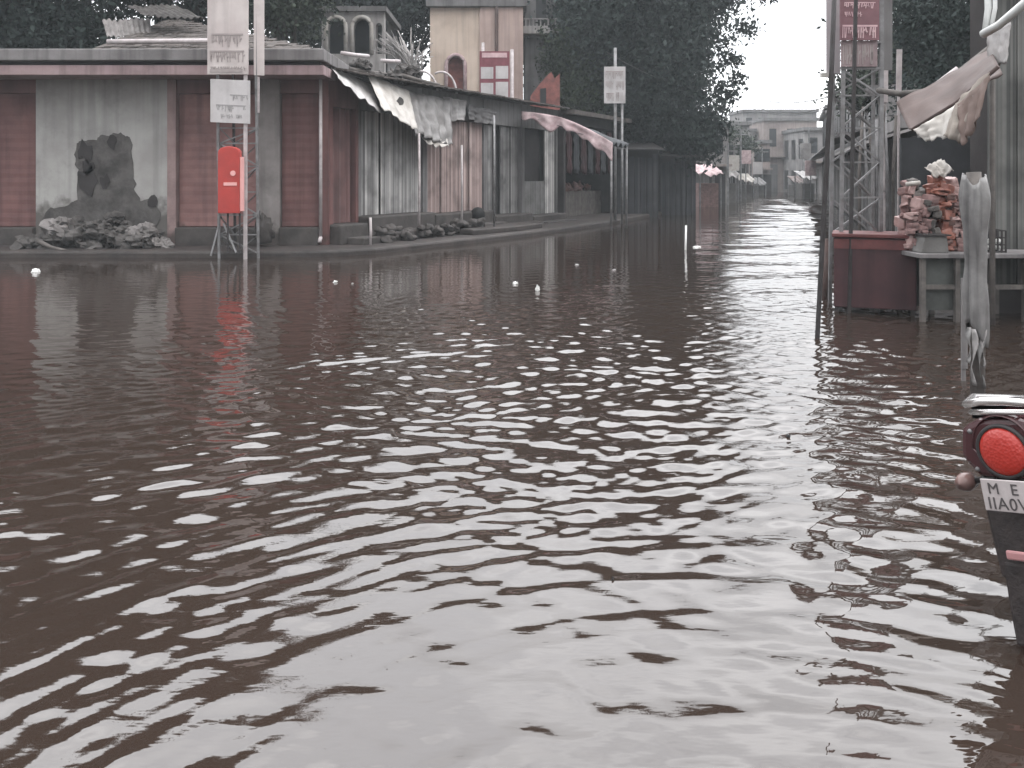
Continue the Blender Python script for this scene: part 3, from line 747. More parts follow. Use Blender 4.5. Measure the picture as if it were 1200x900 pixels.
w = MB(); w.box((P(622, 0, Y_).x, Y_ + .02, .1), (P(656, 0, Y_).x, Y_ + 1.48, P(0, 140, Y_).z)); w.build('lower_wall', M_brick, t)
w = MB(); w.prism([P(633, 104, Y_ - .03), P(640, 103, Y_ - .03), P(640, 124, Y_ - .03), P(633, 124, Y_ - .03)], (0, .027, 0)); w.build('window', M_glassdark, t)

# leafless pale bush on the roof
s = MB(); rd = random.Random(14); c = P(480, 78, 27.0)
for k in range(60):
    a = rd.uniform(-.9, .9); e = c + V(a * 1.1 - .25, rd.uniform(-.5, .5), rd.uniform(.4, 1.35) * (1 - .3 * abs(a)))
    s.tube([c + V(rd.uniform(-.2, .4), 0, -.5), c + (e - c) * .5 + V(rd.uniform(-.1, .1), 0, .08), e], .035, 5, .012)
tag(s.build('dry_bush', M_archwhite, smooth=True), 'pale leafless bush above the roof left of the cream building', 'bush')

# hoardings on posts behind
def framed_board(name, lab, cat, Y, x0, x1, y0, y1, bm, posts, pm, yaw=0.0, rows=None, ink=M_ink, seed=1, group=None, thick=.05, blocks=None):
    base = P((x0 + x1) / 2, 0, Y); t = thing(name, lab, cat, (base.x, Y, 0), group)
    a = P(x0, y1, Y); b2 = P(x1, y1, Y); c = P(x1, y0, Y); wd = b2.x - a.x; ht = c.z - a.z
    w = MB(); w.box((a.x, Y, a.z), (b2.x, Y + thick, c.z)); brd = w.build('board', bm, t)
    if rows:
        w = MB(); lettering(w, (a.x, Y - .002, a.z), (wd, 0, 0), (0, 0, ht), (0, -.006, 0), rows, seed); w.build('lettering', ink, brd)
    if blocks:
        for (u0, u1, v0, v1, bmat) in blocks:
            w = MB(); w.box((a.x + wd * u0, Y - .012, a.z + ht * v0), (a.x + wd * u1, Y - .002, a.z + ht * v1)); w.build('panel', bmat, brd)
    for (px, top, r) in posts:
        q = P(px, top, Y + thick + r + .003); w = MB(); w.tube([V(q.x, q.y, -.35), q], r, 8); w.build('post', pm, t, smooth=True)
    return t
framed_board('hoarding', 'printed hoarding of four pale panels fixed before the cream building', 'hoarding', 30.0, 562, 597, 60, 122, M_inkred, [(566, 50, .05), (600, 58, .06)], M_steelpale,
             blocks=[(.08, .92, .88, .97, M_inkpale), (.04, .46, .48, .70, M_boardgrey), (.54, .96, .48, .72, M_boardgrey), (.04, .46, .04, .40, M_boardgrey), (.54, .96, .04, .42, M_boardgrey)], group='hoardings on posts')
framed_board('pole_sign', 'small square notice board high on a thin pole before the dark tree', 'sign', 29.0, 708, 733, 78, 121, M_boardgrey, [(721, 56, .05), (729, 120, .04)], M_steel,
             rows=[(.66, .88, .08, .9, True), (.40, .60, .08, .45, False), (.36, .60, .55, .92, False), (.06, .28, .1, .45, True), (.06, .30, .55, .9, False)], seed=6, group='hoardings on posts')

# ================================================================== hoarding mast at the left with boards and the red box
Ym = 17.02; km = Ym / F
t = thing('hoarding_mast', 'steel lattice mast carrying pale printed boards before the corner building', 'mast', (P(278, 0, Ym).x, Ym, 0))
def pole(px0, y0, px1, y1, Y0, Y1, wd, m_, nm='leg', par=None):
    w = MB(); w.bar(P(px0, y0, Y0), P(px1, y1, Y1), wd, wd); return w.build(nm, m_, par or t)
zz = lambda z, Y: HOR - (z - EYE) * F / Y     # height -> row
bot = zz(-.35, Ym)
pole(257, bot, 254, -12, Ym - .05, Ym - .02, .045, M_steel)
pole(287.5, bot, 288, -14, Ym - .16, Ym - .16, .06, M_steelpale)
pole(303, bot, 299, -12, Ym + .02, Ym + .02, .045, M_steel)
pole(276, bot, 272, -12, Ym + .35, Ym + .3, .045, M_steeldark)
w = MB()
ys = [150, 168, 195, 225, 252, 275, 297]
for k in range(len(ys) - 1):
    a, b_ = (257, 303) if k % 2 else (303, 257)
    w.bar(P(a, ys[k], Ym), P(b_, ys[k + 1], Ym), .025); w.bar(P(257, ys[k], Ym + .03), P(303, ys[k], Ym + .03), .025)
    w.bar(P(303, ys[k], Ym + .05), P(275, ys[k + 1], Ym + .32), .022); w.bar(P(257, ys[k], Ym), P(275, ys[k + 1], Ym + .32), .022)
w.build('lattice_bracing', M_steel, t)
w = MB(); w.bar(P(257, 262, Ym - .05), P(247, 300, Ym - .15), .03); w.bar(P(262, 262, Ym - .05), P(277, 296, Ym - .3), .03); w.build('stay', M_steel, t)
w = MB(); w.obox(P(243, 87, Ym - .22), (47 * km, 0, 0), (0, .04, 0), (0, 0, 89 * km)); bd = w.build('board', M_board, t, label='upper pale pinkish board with rows of worn print')
w = MB(); lettering(w, P(243, 87, Ym - .223), (47 * km, 0, 0), (0, 0, 89 * km), (0, -.006, 0), [(.36, .53, .1, .88, True), (.16, .31, .06, .9, True), (.05, .10, .08, .92, False)], 3)
w.box(P(246, 85, Ym - .23), (P(288, 0, Ym).x, Ym - .222, P(0, 82.5, Ym).z)); w.build('lettering', M_ink, bd)
w = MB(); w.obox(P(246.5, 143, Ym - .22), (45.5 * km, 0, -2 * km), (0, .04, 0), (0, 0, 50 * km)); bd = w.build('board', M_boardgrey, t, label='lower pale grey board under the pinkish one')
w = MB(); lettering(w, P(246.5, 143, Ym - .223), (45.5 * km, 0, -2 * km), (0, 0, 50 * km), (0, -.004, 0), [(.52, .66, .5, .95, True), (.26, .42, .15, .9, True), (.10, .2, .2, .8, False)], 8, .7); w.build('lettering', mat('very faint print', (.36, .345, .345), (.3, .29, .29), .7, 5, bump=0), bd)
w = MB(); w.obox(P(297.5, 88, Ym - .02), (11 * km, .08, 0), (-.012, .03, 0), (0, 0, 89 * km)); w.build('board', M_board, t, label='narrow pale board turned away at the right of the mast')
w = MB(); w.bar(P(303, 90, Ym), P(303, 132, Ym), .035); w.build('strut', M_steelpale, t)

t = thing('red_box', 'bright red metal box with a whitish mark fixed to the lattice mast', 'box', (P(273, 0, Ym).x, Ym - .3, 1.3))
w = MB(); a = P(255, 250, Ym - .36); b_ = P(286, 172, Ym - .08)
ra = .5 * (b_.x - a.x); cxx = (a.x + b_.x) / 2
w.prism([(a.x, a.y, a.z)] + [(b_.x, a.y, a.z)] + [(cxx + ra * math.cos(q), a.y, b_.z - ra * .55 + ra * .55 * math.sin(q)) for q in [math.pi * k / 10 for k in range(11)]], (0, .15, 0))
bx = w.build('body', M_redbox, t, bevel=.012)
w = MB(); w.box(P(262, 217.5, Ym - .372), (P(284.5, 0, Ym).x, Ym - .362, P(0, 213.5, Ym).z))
w.lathe(P(273, 203, Ym - .366), [(0, -.008), (.05, -.008), (.05, .004), (0, .004)], 16, 'y'); w.build('mark', M_redboxmark, bx)
for px in (267, 281):
    w = MB(); w.bar(P(px, 296, Ym - .28), P(px, 250, Ym - .28), .028); w.build('leg', M_steeldark, t)
w = MB(); w.box((b_.x + .003, a.y + .02, a.z + .04), (b_.x + .05, a.y + .13, b_.z - .2)); w.build('side_strip', M_redboxmark, t)

# ================================================================== trees
def tree(name, lab, base, trunk, r, clusters, leaf, lm, group='trees behind the shops', limbs=9, droop=.4, seed=1):
    rg = np.random.default_rng(seed); base = Vector(base); leaf *= .74; clusters = [(a, b, c, d, int(e * 1.7), f) for a, b, c, d, e, f in clusters]
    t = thing(name, lab, 'tree', base, group)
    w = MB(); top = base + V(0, 0, trunk)
    w.tube([base + V(0, 0, -.35), base + V(.05, 0, trunk * .3), base + V(-.08, .05, trunk * .65), top], r, 12, r * .55)
    tk = w.build('trunk', M_bark, t, smooth=True)
    w = MB(); cl = sorted(clusters, key=lambda c: -c[2])[:0] + clusters
    for k in range(min(limbs, len(cl))):
        c = cl[(k * 5) % len(cl)]; e = Vector(c[:3]); m_ = top.lerp(e, .5) + V(0, 0, .3)
        st = base + V(0, 0, trunk * (.5 + .5 * k / limbs))
        w.tube([st, st.lerp(m_, .6) + V(.1, 0, .1), m_, e], r * .42, 7, r * .08)
    w.build('limb', M_bark, tk, smooth=True)
    pos, siz = [], []
    for (x, y, z, rr, n, sq) in clusters:
        d = rg.normal(size=(n, 3)); d /= np.linalg.norm(d, axis=1, keepdims=True)
        rad = rr * rg.uniform(0.25, 1.0, (n, 1)) ** .55 * (1 + .3 * rg.normal(size=(n, 1)))
        p = d * rad; p[:, 2] *= sq
        # twigs: leaves gather along short sprays
        tw = rg.normal(size=(max(1, n // 14), 3)) * .5 * rr
        p += tw[rg.integers(0, len(tw), n)] * .55
        pos.append(p + np.array([x, y, z])); siz.append(np.full(n, leaf) * rg.uniform(.6, 1.35, n))
    pos = np.concatenate(pos); siz = np.concatenate(siz); n = len(pos)
    keep = pos[:, 2] > .6; pos, siz = pos[keep], siz[keep]; n = len(pos)
    a = rg.normal(size=(n, 3)); a[:, 2] -= droop; a /= np.linalg.norm(a, axis=1, keepdims=True)
    b = np.cross(a, rg.normal(size=(n, 3))); b /= np.linalg.norm(b, axis=1, keepdims=True)
    s = siz[:, None]
    q = np.stack([pos - a * s * .5, pos + b * s * .28, pos + a * s * .6, pos - b * s * .28], 1).reshape(-1, 3) - np.array(base)
    me = bpy.data.meshes.new('crown'); me.vertices.add(n * 4); me.vertices.foreach_set('co', q.astype(np.float32).ravel())
    me.loops.add(n * 4); me.loops.foreach_set('vertex_index', np.arange(n * 4, dtype=np.int32))
    me.polygons.add(n); me.polygons.foreach_set('loop_start', np.arange(0, n * 4, 4, dtype=np.int32)); me.polygons.foreach_set('loop_total', np.full(n, 4, dtype=np.int32))
    me.update(); me.materials.append(lm)
    o = bpy.data.objects.new('crown', me); COL.objects.link(o); o.parent = t
    return t


def blob_clusters(seed, centre, rad, n, rr=(1.0, 1.7), dens=900, sq=.8, shell=.55):
    rg = np.random.default_rng(seed); out = []
    for k in range(n):
        d = rg.normal(size=3); d /= np.linalg.norm(d); f = rg.uniform(shell, 1.0)
        r_ = rg.uniform(*rr)
        out.append((centre[0] + d[0] * rad[0] * f, centre[1] + d[1] * rad[1] * f, centre[2] + d[2] * rad[2] * f, r_, int(dens * r_ ** 2), sq))
    return out


L_dark = leaf_mat('dark evergreen leaves', (0.015, 0.023, 0.022), (0.030, 0.042, 0.037))
L_mid = leaf_mat('mid green leaves', (0.024, 0.034, 0.022), (0.058, 0.076, 0.044))
L_grey = leaf_mat('grey green leaves', (0.028, 0.037, 0.030), (0.065, 0.078, 0.058))

# the big dark tree that leans over the street
cl = blob_clusters(1, (4.9, 38, 8.2), (3.5, 3.8, 4.8), 60, (1.1, 1.8), 520) + blob_clusters(2, (5.2, 37.5, 4.2), (2.6, 2.6, 2.2), 18, (.8, 1.3), 620, shell=.2)
cl += blob_clusters(3, (8.0, 37.5, 9.9), (1.7, 2.2, 2.2), 18, (.6, 1.0), 420)
cl += blob_clusters(44, (6.4, 35.6, 3.3), (1.9, .8, 1.0), 16, (.5, .8), 620, shell=.1)
cl += [(10.6, 37, 9.2, .5, 120, .8), (9.9, 37, 7.6, .5, 110, .8), (9.2, 37, 6.4, .5, 110, .8), (8.9, 37, 5.0, .6, 170, .8), (8.3, 36, 4.2, .6, 170, .8), (7.9, 36, 3.2, .6, 180, .8), (11.2, 37, 9.4, .4, 60, .8), (9.4, 37, 5.6, .35, 50, .8)]
tree('big_tree', 'huge dark leafy tree leaning over the street, its crown hanging nearly to the water', (5.9, 38.2, 0), 6.5, .55, cl, .27, L_dark, seed=4, limbs=14)
tree('mid_green_tree', 'paler olive tree just left of the huge dark tree', (3.0, 36.8, 0), 4.5, .3, blob_clusters(5, (2.9, 36.6, 6.4), (1.3, 1.3, 2.7), 18, (.6, 1.0), 620), .22, L_mid, seed=9)
tree('rear_tree', 'tall tree rising behind the cream building', (-1.0, 45, 0), 9, .5, blob_clusters(6, (-.5, 45, 11.4), (4.8, 3, 3.6), 44, (1.3, 2.0), 330), .36, L_grey, seed=11)
tree('rear_tree', 'tall tree right behind the white arcade', (-6.4, 38.5, 0), 7, .45, blob_clusters(7, (-6.6, 38.5, 10.2), (3.2, 2.5, 3.9), 44, (1.1, 1.7), 420), .30, L_dark, seed=12)
tree('rear_tree', 'broad tree behind the tiled roof, at the left of the pale boards', (-9.8, 26.5, 0), 6, .4, blob_clusters(8, (-9.6, 26.5, 9.6), (3.4, 2.2, 4.0), 44, (.9, 1.5), 520), .24, L_dark, seed=13)
tree('rear_tree', 'very dark tall tree behind the left end of the corner building', (-14.0, 24.8, 0), 6, .45, blob_clusters(9, (-13.2, 24.6, 9.4), (3.6, 2.0, 5.4), 56, (1.0, 1.6), 560), .22, L_dark, seed=14)
tree('rear_tree', 'grey green tree right behind the tiled roof between the boards and the arcade', (-6.5, 25.5, 0), 4.5, .25, blob_clusters(10, (-6.5, 25.5, 7.2), (.9, 1.0, 2.0), 16, (.6, .95), 560), .2, L_grey, seed=15)
tree('right_tree', 'dark tree above the brown tarpaulin on the right', (9.8, 19.5, 0), 3.6, .3, blob_clusters(16, (9.9, 19.5, 5.2), (1.2, 1.4, 1.7), 34, (.5, .85), 1100) + blob_clusters(46, (9.6, 18.6, 3.3), (1.2, .8, 1.0), 16, (.45, .7), 1000, shell=.1), .15, L_dark, seed=16, group='trees on the right of the street')
tree('right_tree', 'grey green tree farther back at the right behind the hoarding tower', (10.2, 24.5, 0), 3.6, .3, blob_clusters(17, (10.4, 24.5, 5.0), (1.2, 1.2, 1.7), 16, (.6, .95), 620), .2, L_grey, seed=17, group='trees on the right of the street')
for k, (x, y, h, lab) in enumerate(((13.2, 56, 3.9, 'small grey green street tree beyond the huge tree'), (16.4, 62, 3.6, 'small far street tree nearest the end of the street'))):
    tree('street_tree', lab, (x, y, 0), 2.5, .2, blob_clusters(30 + k, (x, y, h), (1.0, 1.0, .9), 10, (.5, .8), 300), .26, L_grey, seed=20 + k, group='small trees down the street')

# dark sheds under the big tree
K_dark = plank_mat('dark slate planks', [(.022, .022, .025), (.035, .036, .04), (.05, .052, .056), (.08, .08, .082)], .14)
rd = random.Random(6)
for k, (pa, pb, Y_, top, m_, lab) in enumerate(((722, 772, 33.5, 172, K_slate, 'dark plank shed just right of the thin sign pole'), (774, 816, 35.5, 180, K_slate, 'dark plank shed under the right side of the huge tree'))):
    a, b_ = P(pa, 0, Y_).x, P(pb, 0, Y_).x; zt = P(0, top, Y_).z
    t = thing('plank_shed', lab, 'shed', ((a + b_) / 2, Y_, 0), 'dark sheds under the tree')
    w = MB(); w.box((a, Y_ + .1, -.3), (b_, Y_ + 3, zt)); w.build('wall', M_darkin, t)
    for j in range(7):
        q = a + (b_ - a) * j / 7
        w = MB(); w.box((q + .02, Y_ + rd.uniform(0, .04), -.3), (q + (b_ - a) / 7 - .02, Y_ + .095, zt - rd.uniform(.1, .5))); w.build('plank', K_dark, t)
    w = MB(); w.obox((a - .1, Y_ - .7, zt - .15), (b_ - a + .2, 0, 0), (0, 3.8, .45), (0, 0, .05)); w.build('roof', M_steeldark, t)

# ================================================================== far end of the street
def stall(lab, px0, px1, top, Y, cm, body):
    a, b_ = P(px0, 0, Y).x, P(px1, 0, Y).x; zt = P(0, top, Y).z
    t = thing('far_stall', lab, 'stall', ((a + b_) / 2, Y, 0), 'stalls far down the street')
    w = MB(); w.box((a + .1, Y + .3, -.3), (b_ - .1, Y + 1.6, zt * .55)); w.build('counter', body, t)
    w = MB(); w.grid(cloth_fn(V(a, Y + 1.8, zt), V(b_, Y + 1.8, zt), V(b_ + .05, Y - .2, zt - .5), V(a - .05, Y - .2, zt - .45), .1, .06, px0, 3), 14, 8); w.build('canopy', cm, t, smooth=True, solid=.015)
    for x_ in (a + .08, b_ - .08):
        for (y_, z_) in ((Y - .1, zt - .48), (Y + 1.7, zt - .05)):
            w = MB(); w.tube([V(x_, y_, -.35), V(x_, y_, z_)], .04, 6); w.build('post', M_steel, t)
stall('pinkish covered stall at the water under the edge of the huge tree', 818, 846, 192, 44, M_tarppink, M_bundlepink)
stall('small grey canopied stall right of the pinkish stall', 846, 866, 196, 51, M_tarp, M_carton)
stall('tiny whitish stall far down the left side', 866, 884, 203, 60, M_tarpwhite, M_carton)

stall('low grey canopied stall on the right side of the far street', 940, 958, 200, 58, M_tarp, M_carton)
stall('brownish canopied stall farther down the right side', 930, 944, 206, 68, M_tarpbrown, M_carton)
stall('dark canopied stall at the left just before the end of the street', 884, 898, 208, 68, M_tarpdark, M_carton)

def far_house(lab, x0, x1, Y, h, m_, floors=2, dep=6, group='houses far down the street', facing=1):
    t = thing('far_house', lab, 'house', ((x0 + x1) / 2, Y, 0), group)
    w = MB(); w.box((x0, Y, -.35), (x1, Y + dep, h)); w.build('wall', m_, t)
    w = MB(); w.box((x0 - .15, Y - .25, h + .003), (x1 + .15, Y + dep, h + .28)); w.build('roof_edge', M_greywall, t)
    n = max(2, int((x1 - x0) / 1.3)); fh = h / floors
    for f in range(floors):
        for k in range(n):
            xc = x0 + (x1 - x0) * (k + .5) / n
            if f == 0:
                w = MB(); w.box((xc - .45, Y - .03, .0), (xc + .45, Y - .003, fh * .78)); w.build('shutter', M_steeldark if k % 2 else M_greywall, t)
            else:
                w = MB(); w.box((xc - .32, Y - .03, f * fh + fh * .28), (xc + .32, Y - .003, f * fh + fh * .78)); w.build('window', M_glassdark, t)
    if floors > 1:
        w = MB(); w.box((x0 - .05, Y - .7, fh - .08), (x1 + .05, Y - .003, fh + .05)); w.build('ledge', M_wallfarbrown, t)
    # side that faces the street
    for f in range(floors):
        for k in range(3):
            yc = Y + dep * (k + .5) / 3
            xs_ = x1 + .003 if facing > 0 else x0 - .03
            w = MB(); w.box((xs_, yc - .5, f * fh + .3), (xs_ + .027, yc + .5, f * fh + fh * .75)); w.build('window', M_glassdark, t)
far_house('far brownish two storey house that closes the end of the street', 23.3, 28.2, 82, 6.6, M_wallfarbrown)
far_house('pale two storey house beside the one that closes the street', 19.4, 23.0, 84, 5.7, M_wallfar)
far_house('grey far house behind the tiny whitish stall', 15.6, 18.2, 68, 5.4, M_wallfar)
far_house('low grey house left of the far street tree', 12.6, 15.0, 59, 4.6, M_greywall)
far_house('pale narrow house just beyond the huge tree', 9.7, 12.2, 50, 4.3, M_wallfar, 2)
far_house('grey far house on the right whose left edge just clears the leaning pole', P(943, 0, 76).x, P(985, 0, 76).x, 76, 5.4, M_wallfar, 2, facing=-1)
far_house('low pale far house at the left of the street end', P(884, 0, 73).x, P(902, 0, 73).x, 73, 4.2, M_wallfarbrown, 2)
far_house('tall far house standing behind the end of the street', 25.0, 33.0, 96, 8.4, M_wallfar, 3)

rd = random.Random(90)
fx = [(853, 47, 168), (868, 55, 150), (880, 63, 160), (893, 70, 172), (948, 66, 150), (941, 74, 165), (836, 45, 150)]
for k, (px, Y, tp) in enumerate(fx):
    s = MB(); q = P(px, tp, Y); s.tube([V(q.x, Y, -.35), q], .06, 6); s.bar(q + V(-.5, 0, -.4), q + V(.5, 0, -.4), .07)
    tag(s.build('street_pole', M_steel), 'thin grey pole with a short cross arm standing down the far street', 'pole', 'thin poles down the far street')
for k, (px, Y, y0, y1, wd, m_) in enumerate(((858, 52, 182, 200, 16, M_tarpwhite), (874, 58, 176, 192, 12, M_tarppink), (888, 66, 190, 204, 10, M_boardgrey), (944, 62, 168, 186, 12, M_tarp), (950, 54, 188, 206, 12, M_tarppink), (862, 56, 158, 170, 12, M_boardgrey))):
    t = thing('street_board', ('whitish board by the grey canopied stall', 'pinkish board farther down the left side', 'small grey board near the end of the street on the left', 'grey board far down the right side', 'pinkish board on the right side just past the tower', 'small pale board high over the grey canopied stall')[k], 'board', (P(px, 0, Y).x, Y, 0), 'boards down the far street')
    w = MB(); w.box(P(px - wd / 2, y1, Y), P(px + wd / 2, y0, Y + .08)); w.build('panel', m_, t)
    w = MB(); q = P(px, y1, Y + .12); w.tube([V(q.x, Y + .12, -.35), V(q.x, Y + .12, q.z + .2)], .035, 6); w.build('post', M_steel, t)

# right hand row of shops behind the hoarding tower
C1 = V(7.1, 16.0, 0); E = V(17.1, 54, 0).normalized(); EN = V(-E.y, E.x, 0)
def Q(s, o, z): return C1 + E * s + EN * o + V(0, 0, z)
KR = plank_mat('grey ribbed sheets', [(.09, .09, .09), (.15, .148, .145), (.22, .215, .21), (.33, .32, .31)], .16, axis=(E.x, E.y))
labs = ['grey plank fronted shop right behind the hoarding tower', 'second grey shop behind the hoarding tower, under the grey green tree', 'third shop along the right side of the street', 'fourth shop along the right side, far from the tower', 'fifth and farthest shop on the right side of the street']
hs = (2.45, 3.7, 4.6, 5.2, 5.6); s = 0
for k in range(5):
    L_ = 7 + k * 1.8; s1 = s + L_ - .05
    t = thing('right_row_shop', labs[k], 'shop', Q(s + L_ / 2, 0, 0), 'shops along the right side of the street')
    w = MB(); w.prism([Q(s, -.2, -.35), Q(s1, -.2, -.35), Q(s1, -5, -.35), Q(s, -5, -.35)], (0, 0, hs[k] + .35)); w.build('wall', M_wallfar if k % 2 else M_greywall, t)
    n = int(L_ / 1.1)
    for j in range(n):
        a = s + L_ * j / n; b_ = a + L_ / n
        w = MB(); w.prism([Q(a + .06, -.197, .05), Q(b_ - .06, -.197, .05), Q(b_ - .06, -.1, .05), Q(a + .06, -.1, .05)], (0, 0, min(2.3 + .2 * (j % 2), hs[k] - .2))); w.build('shutter', KR if j % 3 else M_steeldark, t)
    w = MB(); zc_ = min(2.65, hs[k] - .25); w.prism([Q(s, .9, zc_ - .1), Q(s1, .9, zc_ - .1), Q(s1, -.1, zc_ + .2), Q(s, -.1, zc_ + .2)], (0, 0, .05)); w.build('canopy', M_tarpdark if k % 2 else M_tarp, t)
    w = MB(); w.prism([Q(s, .1, hs[k] + .003), Q(s1, .1, hs[k] + .003), Q(s1, -5.1, hs[k] + .003), Q(s, -5.1, hs[k] + .003)], (0, 0, .2)); w.build('roof', M_fascia, t)
    if k:
        for j in range(int(L_ / 2)):
            a = s + 2 * j + .7
            w = MB(); w.prism([Q(a, -.197, 3.2), Q(a + .8, -.197, 3.2), Q(a + .8, -.16, 3.2), Q(a, -.16, 3.2)], (0, 0, hs[k] - 3.5)); w.build('window', M_glassdark, t)
    s += L_

# ================================================================== hoarding tower at the right
Yt = 10.6; kt = Yt / F
t = thing('hoarding_tower', 'rusty steel lattice tower carrying a maroon printed hoarding beside the maroon cabinet', 'tower', (P(1000, 0, Yt).x, Yt, 0))
zb = lambda Y: HOR - (-.36 - EYE) * F / Y
top = -46
for (p0, p1, Y0, wd, m_) in ((984, 990, Yt, .04, M_steel), (1032, 1033, Yt, .045, M_steel), (994, 1004, Yt - .35, .035, M_steeldark), (1022, 1024, Yt + .5, .035, M_steel), (972, 978, Yt + .5, .04, M_steel)):
    w = MB(); w.bar(P(p0, zb(Y0), Y0), P(p1, top, Y0), wd); w.build('leg', m_, t)
w = MB(); rd = random.Random(3)
lv = [50, 80, 112, 150, 190, 232, 274, 310]
for k in range(len(lv) - 1):
    a, b_ = (985, 1032) if k % 2 else (1032, 985)
    w.bar(P(a, lv[k], Yt + .02), P(b_, lv[k + 1], Yt + .02), .022)
    w.bar(P(985, lv[k], Yt - .02), P(1033, lv[k] + rd.uniform(-1, 1), Yt - .02), .03 if k < 2 else .018)
    w.bar(P(b_, lv[k], Yt + .45), P(1023 if a > 1000 else 974, lv[k + 1], Yt + .48), .02)
    w.bar(P(974, lv[k], Yt + .5), P(1023, lv[k + 1], Yt + .5), .02)
w.build('lattice_bracing', M_steel, t)
w = MB(); w.obox(P(985, 47, Yt - .1), (45 * kt, 0, 0), (0, .03, 0), (0, 0, 80 * kt)); bd = w.build('board', M_boardred, t, label='maroon hoarding board with pale print')
w = MB(); lettering(w, P(985, 47, Yt - .102), (45 * kt, 0, 0), (0, 0, 80 * kt), (0, -.004, 0), [(.03, .22, .05, .95, True), (.34, .41, .1, .55, False), (.46, .55, .1, .9, True), (.66, .88, .1, .9, True)], 12); w.build('lettering', M_inkpale, bd)
w = MB(); w.obox(P(986, 78, Yt - .06), (42 * kt, 0, 0), (0, .02, 0), (0, 0, 30 * kt)); bd = w.build('lower_board', mat('greyed pink lower board', (.30, .235, .24), (.2, .15, .155), .7, 5, streak=.6, streak_scale=14, bump=0), t)
w = MB(); lettering(w, P(986, 78, Yt - .062), (42 * kt, 0, 0), (0, 0, 30 * kt), (0, -.004, 0), [(.1, .85, .04, .96, False)], 19); w.build('lettering', M_ink, bd)
w = MB(); w.obox(P(969, 86, Yt + .25), (16 * kt, 0, 0), (0, .03, 0), (0, 0, 118 * kt)); w.build('side_banner', mat('pale mauve banner', (.44, .41, .42), (.36, .33, .345), .7, 2, bump=0), t)
w = MB(); w.obox(P(1036, 82, Yt + .2), (10 * kt, 0, 0), (0, .03, 0), (0, 0, 118 * kt)); w.build('side_banner', M_greywall, t)
w = MB(); w.box(P(963, 90, Yt + .2), P(974, 86, Yt + .26)); w.build('lamp_bracket', M_tarpwhite, t)
for (a, b_, c) in ((1036, 58, 120), (1052, 58, 110)):
    s = MB(); s.bar(P(a + 1, c, 12.5), P(a + 2, b_, 12.5), .07, .03); s.bar(P(a + 1, HOR + 20, 12.52), P(a + 1, c - 4, 12.52), .03)
    s.bar(P(a + 1, HOR + 1.96 * F / 12.5, 12.52), P(a + 1, HOR + 18, 12.52), .03)
    tag(s.build('banner_post', M_steelpale), ('pale upright banner post touching the hoarding tower', 'pale upright post whose foot meets the brown tarpaulin ridge')[0 if a < 1040 else 1], 'post', 'pale posts beside the tower')
# free standing leaning pole and short rusty stake
s = MB(); s.tube([P(956, HOR + 1.95 * F / 8.7, 8.7), P(958, 392, 8.7), P(966, 240, 8.72), P(974, 92, 8.75), P(980, -60, 8.75)], .024, 10)
tag(s.build('bamboo_pole', M_steeldark, smooth=True), 'thin dark leaning pole standing alone in the water left of the tower', 'pole')
s = MB(); s.tube([P(966, HOR + 1.95 * F / 11.4, 11.4), P(970, 280, 11.4)], .045, 8)
tag(s.build('rusty_stake', M_rust, smooth=True), 'short rusty brown stake between the leaning pole and the maroon cabinet', 'stake')
rd = random.Random(8)
for k in range(7):
    s = MB(); px = 1008 + k * 6.5; s.tube([P(px, HOR + 1.95 * F / 12.2, 12.2), P(px + rd.uniform(-2, 2), 200, 12.2), P(px + rd.uniform(-4, 4), 120 + rd.uniform(0, 40), 12.2)], .022, 6)
    tag(s.build('shack_pole', M_steel if k % 2 else M_wood, smooth=True), 'thin upright pole in the close row behind the hoarding tower', 'pole', 'thin poles behind the tower')

# maroon metal cabinet on legs
Yc = 10.15; kc = Yc / F
t = thing('metal_cabinet', 'maroon sheet metal vending cabinet on short legs standing in the water', 'cabinet', (P(1026, 0, Yc).x, Yc, 0))
a = P(980, 362, Yc); b_ = P(1070, 279, Yc)
w = MB(); w.box((a.x, Yc, a.z), (b_.x, Yc + .6, b_.z)); w.build('body', M_maroon, t, bevel=.012)
w = MB(); w.box((a.x - .02, Yc - .03, b_.z + .002), (b_.x + .03, Yc + .63, b_.z + .045)); w.build('top', M_maroonedge, t, bevel=.008)
w = MB(); w.box((a.x + .0, Yc - .012, b_.z - .13), (b_.x, Yc - .002, b_.z - .02)); w.build('edge_band', M_maroonedge, t)
for (x_, y_) in ((a.x + .01, Yc + .02), (b_.x - .06, Yc + .02), (a.x + .01, Yc + .53), (b_.x - .06, Yc + .53)):
    w = MB(); w.box((x_, y_, -.36), (x_ + .045, y_ + .045, a.z - .002)); w.build('leg', M_steeldark, t)
t.rotation_euler = (0, 0, math.radians(-21))

# ================================================================== stall at the right
Ys = 9.6; ks = Ys / F
t = thing('market_stall_table', 'long wooden stall table with plank front standing in the flood', 'table', (P(1140, 0, Ys).x, Ys, 0))
x0, x1 = P(1078, 0, Ys).x, P(1290, 0, Ys).x; zt = P(0, 303, Ys).z
w = MB(); w.box((x0, Ys, zt), (x1, Ys + .7, zt + .05)); w.build('table_top', M_fascia, t, bevel=.008)
for k in range(6):
    xx = x0 + .03 + (x1 - x0 - .1) * k / 5
    for y_ in (Ys + .03, Ys + .61):
        w = MB(); w.box((xx, y_, -.36), (xx + .05, y_ + .05, zt - .002)); w.build('leg', M_wood, t)
w = MB(); w.box((x0 + .06, Ys + .665, .08), (x1, Ys + .69, zt - .002)); w.build('back_panel', mat('green grey board', (.085, .09, .085), (.05, .053, .05), .8, 3, grime=.4), t)
w = MB(); w.bar((x0 + .05, Ys + .055, .38), (x1, Ys + .055, .38), .05, .03); w.build('rail', M_wood, t)
